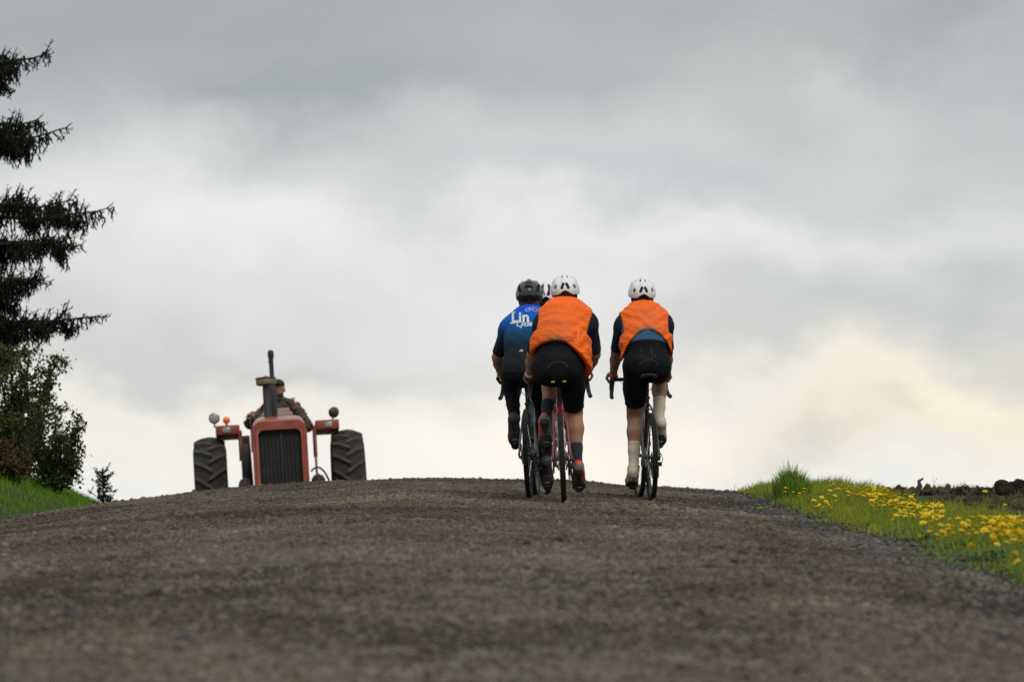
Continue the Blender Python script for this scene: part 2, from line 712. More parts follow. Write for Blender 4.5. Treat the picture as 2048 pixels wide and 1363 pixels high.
# ------------------------------------------------------------------ materials of riders and bicycles
M_skin = mat('skin', (0.33, 0.155, 0.088), 0.55, 0.14, 14, 0.08, 120, dirt=(0.26, 0.15, 0.10), dscale=9, damt=0.35)
M_skin2 = mat('skin_tanned', (0.29, 0.14, 0.080), 0.55, 0.14, 14, 0.08, 120, dirt=(0.24, 0.14, 0.09), dscale=9, damt=0.35)
M_black = mat('black_lycra', (0.005, 0.006, 0.008), 0.8, 0.3, 10, 0.15, 40, spec=0.12, dirt=(0.030, 0.027, 0.024), dscale=7, damt=0.45)
M_navy = mat('navy_jersey', (0.017, 0.022, 0.038), 0.9, 0.2, 8, 0.25, 25, spec=0.12)
M_blueband = mat('slate_blue_jersey', (0.035, 0.10, 0.19), 0.8, 0.2, 8, 0.2, 30, spec=0.25)
M_rubber = mat('tyre_rubber', (0.009, 0.009, 0.009), 0.8, 0.35, 20, 0.5, 90, spec=0.25, dirt=(0.055, 0.048, 0.038), dscale=14, damt=0.5)
M_blackmetal = mat('black_metal', (0.015, 0.015, 0.016), 0.38, 0.2, 12, dirt=(0.07, 0.06, 0.05), dscale=12, damt=0.4)
M_steel = mat('steel', (0.42, 0.42, 0.42), 0.32, 0.15, 20, metal=1.0)
M_tape = mat('bar_tape', (0.014, 0.014, 0.015), 0.8, 0.2, 20, 0.3, 120)
M_pinkframe = mat('magenta_red_paint', (0.23, 0.012, 0.027), 0.3, 0.12, 6, coat=0.4, dirt=(0.10, 0.06, 0.05), dscale=9, damt=0.35)
M_darkframe = mat('dark_grey_paint', (0.020, 0.021, 0.024), 0.33, 0.2, 6, coat=0.4, dirt=(0.09, 0.08, 0.065), dscale=9, damt=0.45)
M_whiteframe = mat('white_paint', (0.62, 0.62, 0.60), 0.35, 0.08, 6, coat=0.3, dirt=(0.3, 0.27, 0.22), dscale=9, damt=0.4)
M_white = mat('white_plastic', (0.74, 0.74, 0.73), 0.32, 0.05, 8, coat=0.25, dirt=(0.45, 0.42, 0.38), dscale=7, damt=0.25)
M_orangeplastic = mat('orange_plastic', (0.75, 0.10, 0.012), 0.4, 0.12, 10, dirt=(0.2, 0.12, 0.08), dscale=10, damt=0.3)
M_foam = mat('black_foam', (0.010, 0.010, 0.011), 0.85, 0.2, 20)
M_strap = mat('strap_webbing', (0.02, 0.02, 0.022), 0.8, 0.2, 30)
M_neon = mat('neon_yellow', (0.45, 0.50, 0.03), 0.6, 0.1, 20)
M_hair = mat('dark_hair', (0.028, 0.018, 0.012), 0.7, 0.4, 60, 0.5, 200, stretch=(1, 1, 0.25))
M_hairbrown = mat('brown_hair', (0.075, 0.038, 0.020), 0.7, 0.4, 60, 0.5, 200, stretch=(1, 1, 0.25))
M_sockwhite = mat('cream_sock', (0.56, 0.50, 0.38), 0.9, 0.08, 6, 0.12, 200, spec=0.2, dirt=(0.40, 0.34, 0.245), dscale=5, damt=0.6)
M_sockblack = mat('charcoal_sock', (0.018, 0.020, 0.024), 0.85, 0.2, 30, 0.3, 160)
M_shoegrey = mat('grey_shoe', (0.085, 0.085, 0.09), 0.6, 0.2, 20, 0.2, 60, dirt=(0.16, 0.13, 0.10), dscale=14, damt=0.4)
M_shoered = mat('red_orange_shoe', (0.72, 0.055, 0.02), 0.5, 0.12, 20, dirt=(0.25, 0.10, 0.07), dscale=12, damt=0.3)
M_shoeblack = mat('black_shoe', (0.014, 0.015, 0.017), 0.55, 0.25, 20, 0.2, 60, dirt=(0.07, 0.06, 0.05), dscale=12, damt=0.4)
M_sole = mat('shoe_sole', (0.014, 0.014, 0.014), 0.7, 0.3, 20, 0.4, 80, dirt=(0.08, 0.065, 0.05), dscale=16, damt=0.5)
M_chain = mat('oily_steel', (0.10, 0.095, 0.085), 0.45, 0.3, 40, metal=0.8)
M_print = mat('white_print', (0.62, 0.65, 0.68), 0.7, 0.06, 20)
M_seam = mat('grey_stitching', (0.065, 0.062, 0.056), 0.8, 0.3, 30)
M_eye = mat('eye', (0.55, 0.53, 0.5), 0.2, 0.05, 20)


def vest_material():
    m, nt, bs = principled('orange_windproof')
    N, L = nt.nodes, nt.links
    tc = N.new('ShaderNodeTexCoord')
    mp = N.new('ShaderNodeMapping')
    mp.inputs['Scale'].default_value = (1, 1, 2.2)
    L.new(tc.outputs['Object'], mp.inputs[0])
    nz = N.new('ShaderNodeTexNoise')
    nz.inputs['Scale'].default_value = 6
    nz.inputs['Detail'].default_value = 3
    nz.inputs['Distortion'].default_value = 1.6
    L.new(mp.outputs[0], nz.inputs['Vector'])
    bp = N.new('ShaderNodeBump')
    bp.inputs['Strength'].default_value = 0.5
    bp.inputs['Distance'].default_value = 0.03
    sb = N.new('ShaderNodeMath')
    sb.operation = 'SUBTRACT'
    sb.inputs[1].default_value = 0.5
    L.new(nz.outputs['Fac'], sb.inputs[0])
    ab = N.new('ShaderNodeMath')
    ab.operation = 'ABSOLUTE'
    L.new(sb.outputs[0], ab.inputs[0])
    pw = N.new('ShaderNodeMath')
    pw.operation = 'POWER'
    pw.inputs[1].default_value = 0.6
    L.new(ab.outputs[0], pw.inputs[0])
    L.new(pw.outputs[0], bp.inputs['Height'])
    L.new(bp.outputs[0], bs.inputs['Normal'])
    # road spray up the middle of the lower back (a stain with its own outline)
    at_ = N.new('ShaderNodeAttribute')
    at_.attribute_name = 'Col'
    n2 = N.new('ShaderNodeTexNoise')
    n2.inputs['Scale'].default_value = 60
    n2.inputs['Detail'].default_value = 5
    L.new(tc.outputs['Object'], n2.inputs['Vector'])
    mr = N.new('ShaderNodeMapRange')
    mr.inputs['From Min'].default_value = 0.3
    mr.inputs['From Max'].default_value = 0.7
    mr.inputs['To Min'].default_value = 0.45
    mr.inputs['To Max'].default_value = 1.1
    L.new(n2.outputs['Fac'], mr.inputs['Value'])
    mu = N.new('ShaderNodeMath')
    mu.operation = 'MULTIPLY'
    L.new(at_.outputs['Fac'], mu.inputs[0])
    L.new(mr.outputs[0], mu.inputs[1])
    mx = N.new('ShaderNodeMix')
    mx.data_type = 'RGBA'
    L.new(mu.outputs[0], mx.inputs[0])
    mx.inputs[6].default_value = (1.0, 0.155, 0.010, 1)
    mx.inputs[7].default_value = (0.27, 0.15, 0.085, 1)
    L.new(mx.outputs[2], bs.inputs['Base Color'])
    bs.inputs['Roughness'].default_value = 0.55
    bs.inputs['Specular IOR Level'].default_value = 0.22
    tr = N.new('ShaderNodeBsdfTranslucent')
    L.new(mx.outputs[2], tr.inputs[0])
    ms = N.new('ShaderNodeMixShader')
    ms.inputs[0].default_value = 0.12
    L.new(bs.outputs[0], ms.inputs[1])
    L.new(tr.outputs[0], ms.inputs[2])
    L.new(ms.outputs[0], N['Material Output'].inputs[0])
    return m


def fade_material(z0, z1):
    """jersey printed from near black at the hem to bright blue at the shoulders"""
    m, nt, bs = principled('blue_fade_jersey')
    N, L = nt.nodes, nt.links
    tc = N.new('ShaderNodeTexCoord')
    sp = N.new('ShaderNodeSeparateXYZ')
    L.new(tc.outputs['Object'], sp.inputs[0])
    mr = N.new('ShaderNodeMapRange')
    mr.inputs['From Min'].default_value = z0
    mr.inputs['From Max'].default_value = z1
    L.new(sp.outputs[2], mr.inputs['Value'])
    rp = N.new('ShaderNodeValToRGB')
    e = rp.color_ramp.elements
    e[0].position, e[0].color = 0.0, (0.010, 0.013, 0.017, 1)
    e[1].position, e[1].color = 1.0, (0.002, 0.072, 0.50, 1)
    for p, c in ((0.25, (0.010, 0.026, 0.040, 1)), (0.48, (0.006, 0.055, 0.130, 1)), (0.72, (0.003, 0.090, 0.33, 1)), (0.88, (0.003, 0.10, 0.50, 1))):
        k = e.new(p)
        k.color = c
    L.new(mr.outputs[0], rp.inputs[0])
    L.new(rp.outputs[0], bs.inputs['Base Color'])
    nz = N.new('ShaderNodeTexNoise')
    nz.inputs['Scale'].default_value = 14
    nz.inputs['Detail'].default_value = 5
    L.new(tc.outputs['Object'], nz.inputs['Vector'])
    bp = N.new('ShaderNodeBump')
    bp.inputs['Strength'].default_value = 0.3
    bp.inputs['Distance'].default_value = 0.02
    L.new(nz.outputs['Fac'], bp.inputs['Height'])
    L.new(bp.outputs[0], bs.inputs['Normal'])
    bs.inputs['Roughness'].default_value = 0.85
    bs.inputs['Specular IOR Level'].default_value = 0.2
    return m


M_vest = vest_material()

# ------------------------------------------------------------------ bicycle
WR = 0.345                      # wheel radius with tyre
BB = Vector((0, 0.425, 0.275))  # bottom bracket
CR = 0.1725
QF = 0.095                      # pedal side offset of crank, foot at about 0.12


def bar_path(sx, bar):
    """handlebar from the stem out, forward over the hood and round the drop"""
    y, z = bar
    p = [(0, y, z), (0.10 * sx, y, z), (0.185 * sx, y + 0.004, z), (0.205 * sx, y + 0.03, z), (0.21 * sx, y + 0.075, z - 0.008), (0.214 * sx, y + 0.10, z - 0.035),
         (0.218 * sx, y + 0.098, z - 0.075), (0.224 * sx, y + 0.07, z - 0.11), (0.229 * sx, y + 0.025, z - 0.13), (0.233 * sx, y - 0.045, z - 0.14)]
    return p


def make_bicycle(name, label, place, yaw, lean, cfg):
    x, y = place
    root = empty(name, (x, y, float(gz(x, y)) - 0.004), (math.atan(slope(x, y + 0.5)), lean, yaw))
    tag(root, label, 'bicycle', 'road bicycles ridden up the gravel road')
    hs, fm = cfg['saddle'], cfg['frame']
    bar = cfg['bar']
    st_dir = Vector((0, -math.cos(R(73)), math.sin(R(73))))
    seat_top = BB + st_dir * (cfg.get('seat_tube', 0.52))
    clamp = BB + st_dir * ((hs - 0.05 - BB.z) / st_dir.z)
    hub_r, hub_f = Vector((0, 0, WR)), Vector((0, 1.02, WR))
    ha = Vector((0, -math.cos(R(72)), math.sin(R(72))))
    crown = Vector((0, 0.895, 0.735)) - ha * 0.0
    head_lo = crown + ha * 0.02
    head_hi = head_lo + ha * 0.13
    # wheels
    for k, (hub, st) in enumerate(((hub_r, 0.0), (hub_f, cfg['steer']))):
        m = MB()
        # the rim is a deep ring; hub shell inside it
        rp = [(-0.020, -0.010), (-0.020, 0.010), (-0.028, 0.012), (-0.060, 0.006), (-0.063, 0), (-0.060, -0.006), (-0.028, -0.012)]
        m.ring((0, 0, 0), (1, 0, 0), WR - 0.012, rp, 56)
        m.lathe((-0.05, 0, 0), (1, 0, 0), [(0.010, 0), (0.024, 0.012), (0.015, 0.03), (0.015, 0.07), (0.024, 0.088), (0.010, 0.1)], 14)
        w = m.build('wheel', M_blackmetal, root)
        w.location = hub
        w.rotation_euler = (0, 0, st)
        t = MB()
        tp = [(0.020 * math.cos(g) - 0.020, 0.0205 * math.sin(g)) for g in [2 * math.pi * i / 14 for i in range(14)]]
        t.ring((0, 0, 0), (1, 0, 0), WR, tp, 64)
        # tread blocks in two rows, joined with the casing
        for i in range(72):
            for s in (-1, 1):
                g = 2 * math.pi * (i + (0.5 if s > 0 else 0)) / 72
                c = Vector((s * 0.009, math.sin(g) * (WR - 0.001), math.cos(g) * (WR - 0.001)))
                t.rbox(c, (0.010, 0.014, 0.006), 0, (-g, 0, 0))
        t.build('tyre', M_rubber, w)
        sp = MB()
        for i in range(24):
            g = 2 * math.pi * i / 24
            s = -1 if i % 2 else 1
            g2 = g + (0.5 if (i // 2) % 2 else -0.5)
            a = Vector((s * 0.033, math.sin(g2) * 0.022, math.cos(g2) * 0.022))
            b = Vector((0, math.sin(g) * (WR - 0.07), math.cos(g) * (WR - 0.07)))
            sp.tube([a, b], 0.0011, 4, caps=False)
        tag(sp.build('spokes', M_steel, w), kind='stuff')
        d = MB()
        d.ring((-0.042, 0, 0), (1, 0, 0), 0.07, [(-0.012, -0.001), (0.010, -0.001), (0.010, 0.001), (-0.012, 0.001)], 32)
        d.tube([(-0.042, 0, -0.06), (-0.042, 0, 0.06)], 0.004, 6)
        d.tube([(-0.042, -0.06, 0), (-0.042, 0.06, 0)], 0.004, 6)
        d.build('brake_disc', M_steel, w)
        if k == 0:
            c = MB()
            for i in range(8):
                rr = 0.058 - i * 0.0042
                c.lathe((0.028 + i * 0.0042 - 0.0008, 0, 0), (1, 0, 0), [(rr - 0.008, 0), (rr, 0.0004), (rr, 0.0022), (rr - 0.008, 0.0026)], 22)
            c.build('cassette', M_chain, w)
    # frame
    f = MB()
    f.tube([BB, seat_top], [0.018, 0.0165], 12)
    f.tube([head_lo, head_hi], [0.025, 0.022], 14)
    f.tube([head_lo + ha * 0.03, (head_lo + BB) / 2, BB], [0.027, 0.029, 0.026], 12)
    f.tube([head_hi - ha * 0.025, seat_top - st_dir * 0.02], [0.020, 0.016], 12)
    f.lathe(BB - Vector((0.036, 0, 0)), (1, 0, 0), [(0.024, 0), (0.027, 0.004), (0.027, 0.068), (0.024, 0.072)], 18)
    for s in (-1, 1):
        do = hub_r + Vector((0.066 * s, 0.0, 0))
        f.tube([BB + Vector((0.028 * s, -0.02, 0)), BB + Vector((0.042 * s, -0.09, 0.005)), do + Vector((0, 0.06, -0.01)), do], [0.013, 0.010, 0.009, 0.009], 8)
        top = seat_top - st_dir * 0.05
        f.tube([top + Vector((0.010 * s, -0.012, 0)), top + Vector((0.036 * s, -0.055, -0.045)), (top + do) / 2 + Vector((0.022 * s, -0.02, -0.03)), do], [0.008, 0.0085, 0.0078, 0.0085], 8)
        f.rbox(do + Vector((0, 0.004, -0.006)), (0.008, 0.03, 0.045), 0.003)
    f.tube([seat_top - st_dir * 0.05 + Vector((-0.037, -0.056, -0.046)), seat_top - st_dir * 0.05 + Vector((0.037, -0.056, -0.046))], 0.006, 6)
    frame = f.build('frame', fm, root)
    sc = MB()
    sc.lathe(seat_top - st_dir * 0.012, st_dir, [(0.019, 0), (0.022, 0.003), (0.022, 0.016), (0.018, 0.02)], 14)
    sc.build('seat_clamp', M_blackmetal, root)
    # fork, turned with the front wheel
    k = MB()
    F0 = Vector((0, 0, 0))
    for s in (-1, 1):
        k.tube([Vector((0.012 * s, -0.0, 0.395)), Vector((0.040 * s, 0.0, 0.355)), Vector((0.056 * s, -0.012, 0.18)), Vector((0.054 * s, 0.0, 0.0))], [0.018, 0.017, 0.014, 0.009], 10)
    k.tube([Vector((0, -0.118, 0.385)), Vector((0, -0.132, 0.425))], 0.02, 10)
    k.tube([Vector((0, -0.118, 0.385)), Vector((0, -0.02, 0.392))], 0.019, 10)
    fk = k.build('fork', cfg.get('fork', fm), root)
    fk.location = hub_f
    fk.rotation_euler = (0, 0, cfg['steer'])
    # stem and bars
    by, bz = bar
    s_ = MB()
    s_.tube([head_hi - ha * 0.005, head_hi + ha * (max(0.02, (bz - 0.01 - head_hi.z) / ha.z))], 0.017, 12)
    s_.tube([head_hi + ha * (max(0.02, (bz - 0.02 - head_hi.z) / ha.z)), Vector((0, by - 0.005, bz))], [0.019, 0.017], 12)
    s_.rbox((0, by, bz), (0.042, 0.04, 0.04), 0.008)
    s_.build('stem', M_blackmetal, root)
    hb = MB()
    for s in (-1, 1):
        P = bar_path(s, bar)
        hb.tube(P, [0.0155, 0.0145, 0.0155, 0.0165, 0.0165, 0.016, 0.016, 0.016, 0.016, 0.0165], 10)
    hb.build('handlebar', M_tape, root)
    for s in (-1, 1):
        h = MB()
        c = Vector((0.212 * s, by + 0.115, bz + 0.012))
        h.tube([c + Vector((0, -0.055, -0.022)), c + Vector((0, -0.02, 0.0)), c + Vector((0, 0.02, 0.012)), c + Vector((-0.004 * s, 0.048, 0.034)), c + Vector((-0.006 * s, 0.052, 0.052))],
               [0.017, 0.019, 0.019, 0.017, 0.010], 10)
        ho = h.build('brake_hood', M_tape, root)
        l = MB()
        l.tube([c + Vector((0, 0.042, 0.018)), c + Vector((0.004 * s, 0.058, -0.02)), c + Vector((0.010 * s, 0.048, -0.065)), c + Vector((0.014 * s, 0.03, -0.10))], [0.008, 0.009, 0.008, 0.006], 8, squash=((1, 0, 0), 1.5))
        l.build('brake_lever', M_blackmetal, ho)
        e = MB()
        tip = Vector(bar_path(s, bar)[-1])
        e.lathe(tip + Vector((0, 0.001, 0)), (0, -1, 0), [(0.0165, 0), (0.017, 0.004), (0.012, 0.009)], 12)
        e.build('bar_end_plug', M_blackmetal, root)
    cb = MB()
    for s in (-1, 1):
        cb.tube([(0.16 * s, by + 0.05, bz - 0.01), (0.10 * s, by + 0.09, bz - 0.07), (0.03 * s, by + 0.05, bz - 0.14), (0.02 * s, 0.9, 0.74)], 0.0025, 6)
    cb.build('brake_cable', M_blackmetal, root)
    # seatpost and saddle
    sp = MB()
    sp.tube([seat_top - st_dir * 0.03, clamp], [0.0136, 0.0136], 12)
    sp.rbox(clamp + Vector((0, 0, 0.012)), (0.045, 0.045, 0.028), 0.008)
    sp.build('seatpost', cfg.get('post', M_blackmetal), root)
    sd_ = MB()
    vs, fs = [], []
    prof = [(-0.135, 0.060, 0.012), (-0.125, 0.070, 0.004), (-0.095, 0.073, 0.0), (-0.05, 0.062, 0.0), (0.0, 0.040, 0.0), (0.06, 0.024, 0.0), (0.11, 0.019, -0.002), (0.135, 0.012, -0.010)]
    n = 12
    for (dy, hw, dz) in prof:
        for j in range(n):
            g = 2 * math.pi * j / n
            cx, cz = math.cos(g), math.sin(g)
            zz = (0.010 * cz if cz > 0 else 0.030 * cz * (0.55 + 0.45 * abs(cx))) - 0.020 * abs(cx) ** 3 * (1 if cz < 0.4 else 0.4)
            vs.append((hw * cx, clamp.y + 0.02 + dy, hs + dz - 0.010 + zz))
    for i in range(len(prof) - 1):
        for j in range(n):
            fs.append((i * n + j, i * n + (j + 1) % n, (i + 1) * n + (j + 1) % n, (i + 1) * n + j))
    fs += [tuple(range(n)), tuple(range((len(prof) - 1) * n, len(prof) * n))]
    sd_.add(vs, fs)
    sa = sd_.build('saddle', M_blackmetal, root, angle=60)
    rl = MB()
    for s in (-1, 1):
        rl.tube([(0.030 * s, clamp.y - 0.095, hs - 0.020), (0.026 * s, clamp.y - 0.07, hs - 0.045), (0.022 * s, clamp.y + 0.06, hs - 0.047), (0.012 * s, clamp.y + 0.13, hs - 0.02)], 0.0038, 6)
    rl.build('rail', M_steel, sa)
    tr = MB()
    tr.tube([(-0.058, clamp.y - 0.118, hs - 0.014), (-0.03, clamp.y - 0.126, hs - 0.004), (0.03, clamp.y - 0.126, hs - 0.004), (0.058, clamp.y - 0.118, hs - 0.014)], 0.0035, 6)
    tr.build('trim', M_seam, sa)
    if cfg.get('rear_tabs'):
        for s in (-1, 1):
            tb = MB()
            tb.rbox((0.042 * s, clamp.y - 0.108, hs - 0.036), (0.030, 0.02, 0.012), 0.004, (0, 0.15 * s, 0))
            tb.build('reflective_tab', M_neon, sa)
    if cfg.get('rear_light'):
        tb = MB()
        tb.rbox((0.0, clamp.y - 0.062, hs - 0.070), (0.028, 0.018, 0.042), 0.007)
        tb.build('rear_lamp', M_blackmetal, root)
        tb = MB()
        tb.rbox((0.0, clamp.y - 0.0735, hs - 0.066), (0.016, 0.008, 0.02), 0.003)
        tb.build('lamp_lens', M_white, root)
    # cranks
    th = cfg['crank']                      # angle of the right pedal from straight down
    cr = MB()
    for i in range(2):
        s = 1 if i == 0 else -1
        a = th if s > 0 else th + math.pi
        d = Vector((0, math.sin(a), -math.cos(a)))
        m = MB()
        m.tube([BB + Vector((0.058 * s, 0, 0)), BB + Vector((0.066 * s, 0, 0)) + d * 0.06, BB + Vector((0.074 * s, 0, 0)) + d * CR], [0.016, 0.012, 0.010], 8, squash=((1, 0, 0), 0.6))
        m.build('crank_arm', M_blackmetal, root)
        q = MB()
        pc = BB + d * CR + Vector((0.112 * s, 0, 0))
        q.tube([pc - Vector((0.032 * s, 0, 0)), pc + Vector((0.025 * s, 0, 0))], 0.006, 8)
        q.rbox(pc, (0.05, 0.06, 0.013), 0.004, (-0.5, 0, 0))
        q.tube([pc + Vector((-0.018, -0.036, -0.012)), pc + Vector((0.018, -0.036, -0.012))], 0.003, 6)
        q.build('pedal', M_blackmetal, root)
    cr.ring(BB + Vector((0.046, 0, 0)), (1, 0, 0), 0.095, [(-0.014, -0.0015), (0.004, -0.001), (0.004, 0.001), (-0.014, 0.0015)], 40)
    for i in range(4):
        g = th + 0.6 + i * math.pi / 2
        cr.tube([BB + Vector((0.048, 0, 0)), BB + Vector((0.047, math.sin(g) * 0.085, math.cos(g) * 0.085))], 0.008, 6)
    cr.build('chainring', M_blackmetal, root)
    ch = MB()
    cp = [hub_r + Vector((0.044, 0, 0.040)), BB + Vector((0.046, 0, 0.099)), BB + Vector((0.046, 0.07, 0.07)), BB + Vector((0.046, 0.099, 0)), BB + Vector((0.046, 0.07, -0.07)), BB + Vector((0.046, 0, -0.099)),
          hub_r + Vector((0.046, 0.03, -0.155)), hub_r + Vector((0.046, 0.005, -0.15)), hub_r + Vector((0.046, 0.02, -0.09)), hub_r + Vector((0.045, -0.04, -0.01)), hub_r + Vector((0.044, -0.03, 0.03))]
    ch.tube(cp, 0.0042, 6, closed=True)
    ch.build('chain', M_chain, root)
    dr = MB()
    dr.rbox(hub_r + Vector((0.068, 0.005, -0.055)), (0.028, 0.05, 0.035), 0.008)
    dr.rbox(hub_r + Vector((0.055, 0.012, -0.115)), (0.006, 0.032, 0.09), 0.003, (0.25, 0, 0))
    dr.lathe(hub_r + Vector((0.041, 0.02, -0.09)), (1, 0, 0), [(0.004, 0), (0.022, 0.001), (0.022, 0.008), (0.004, 0.009)], 14)
    dr.lathe(hub_r + Vector((0.041, 0.005, -0.15)), (1, 0, 0), [(0.004, 0), (0.022, 0.001), (0.022, 0.008), (0.004, 0.009)], 14)
    dr.tube([hub_r + Vector((0.075, -0.02, -0.05)), hub_r + Vector((0.085, -0.07, -0.02)), hub_r + Vector((0.072, -0.02, 0.03)), hub_r + Vector((0.066, 0.06, 0.0))], 0.003, 6)
    dr.build('rear_derailleur', M_blackmetal, root)
    # bottles in cages
    dt = (head_lo - BB).normalized()
    nrm = Vector((0, -dt.z, dt.y))
    for (o, d, nn, bm_) in ((BB + dt * 0.17, dt, nrm, cfg['bottle']), (BB + st_dir * 0.13, st_dir, Vector((0, st_dir.z, -st_dir.y)), cfg['bottle2'])):
        if bm_ is None:
            continue
        c = o + nn * 0.068
        b = MB()
        b.lathe(c, d, [(0.032, 0), (0.036, 0.006), (0.036, 0.075), (0.033, 0.085), (0.036, 0.095), (0.036, 0.13), (0.030, 0.145), (0.016, 0.15), (0.013, 0.172), (0.008, 0.178)], 20)
        bo = b.build('bottle', bm_, root)
        g = MB()
        for s in (-1, 1):
            g.tube([c - nn * 0.038 + d * 0.005, c + Vector((0.041 * s, 0, 0)) + d * 0.02, c + nn * 0.03 + Vector((0.026 * s, 0, 0)) + d * 0.075, c + Vector((0.041 * s, 0, 0)) + d * 0.105, c - nn * 0.038 + d * 0.12], 0.0035, 6)
        g.build('bottle_cage', M_blackmetal, root)
    return root


# ------------------------------------------------------------------ people
def hand_prims(g, s, turn=None):
    """hand closed on a grip lying along local Y at g (s = +1 right hand, -1 left)"""
    T = np.array(turn if turn is not None else Matrix.Identity(3), np.float32)
    g = np.array(g, np.float32)
    def q(x, y, z):
        return g + T @ np.array((x * s, y, z), np.float32)
    P = [cap(q(0.006, -0.115, 0.022), q(0.006, -0.075, 0.026), 0.027, 0.025, 0.02),
         ell(q(0.008, -0.030, 0.032), (0.036, 0.048, 0.018), 0.02),
         cap(q(-0.008, -0.06, 0.028), q(0.020, 0.0, 0.028), 0.019, 0.018, 0.02)]
    for i, (yy, ln) in enumerate(((-0.028, 0.88), (-0.006, 1.0), (0.016, 1.05), (0.038, 0.95))):
        k1 = q(0.034, yy, 0.030)
        k2 = q(0.045, yy + 0.010, 0.030 - 0.030 * ln)
        k3 = q(0.026, yy + 0.016, 0.004 - 0.034 * ln)
        k4 = q(0.000, yy + 0.016, 0.004 - 0.032 * ln)
        r = 0.0090 if i else 0.0078
        P += [cap(k1, k2, r + 0.0008, r, 0.006), cap(k2, k3, r, r - 0.0006, 0.004), cap(k3, k4, r - 0.0006, r - 0.0014, 0.003)]
    P += [cap(q(-0.012, -0.062, 0.026), q(-0.034, -0.028, 0.018), 0.013, 0.0105, 0.012), cap(q(-0.034, -0.028, 0.018), q(-0.032, 0.006, 0.000), 0.0105, 0.0085, 0.004)]
    return P


def head_prims(H, tilt=0.0):
    """head with brow, nose, lips, chin and ears; H is the centre of the skull, face to local +Y"""
    Rm = np.array(Euler((tilt, 0, 0)).to_matrix(), np.float32)
    H = np.array(H, np.float32)
    q = lambda x, y, z: H + Rm @ np.array((x, y, z), np.float32)
    P = [ell(q(0, -0.005, 0.03), (0.076, 0.096, 0.088), 0.03, (tilt, 0, 0)), ell(q(0, 0.03, -0.045), (0.062, 0.070, 0.075), 0.03, (tilt, 0, 0)),
         cap(q(-0.03, 0.065, -0.095), q(0.03, 0.065, -0.095), 0.022, 0.022, 0.03),
         cap(q(-0.035, 0.083, 0.012), q(0.035, 0.083, 0.012), 0.012, 0.012, 0.015),
         cap(q(0, 0.095, 0.0), q(0, 0.114, -0.035), 0.009, 0.014, 0.012),
         cap(q(-0.018, 0.094, -0.066), q(0.018, 0.094, -0.066), 0.008, 0.008, 0.008)]
    for s in (-1, 1):
        P += [ell(q(0.079 * s, -0.008, -0.018), (0.010, 0.020, 0.034), 0.008, (tilt + 0.15, 0, 0.35 * s)), cap(q(0.030 * s, 0.086, -0.012), q(0.05 * s, 0.076, -0.02), 0.010, 0.012, 0.012)]
    return P, q


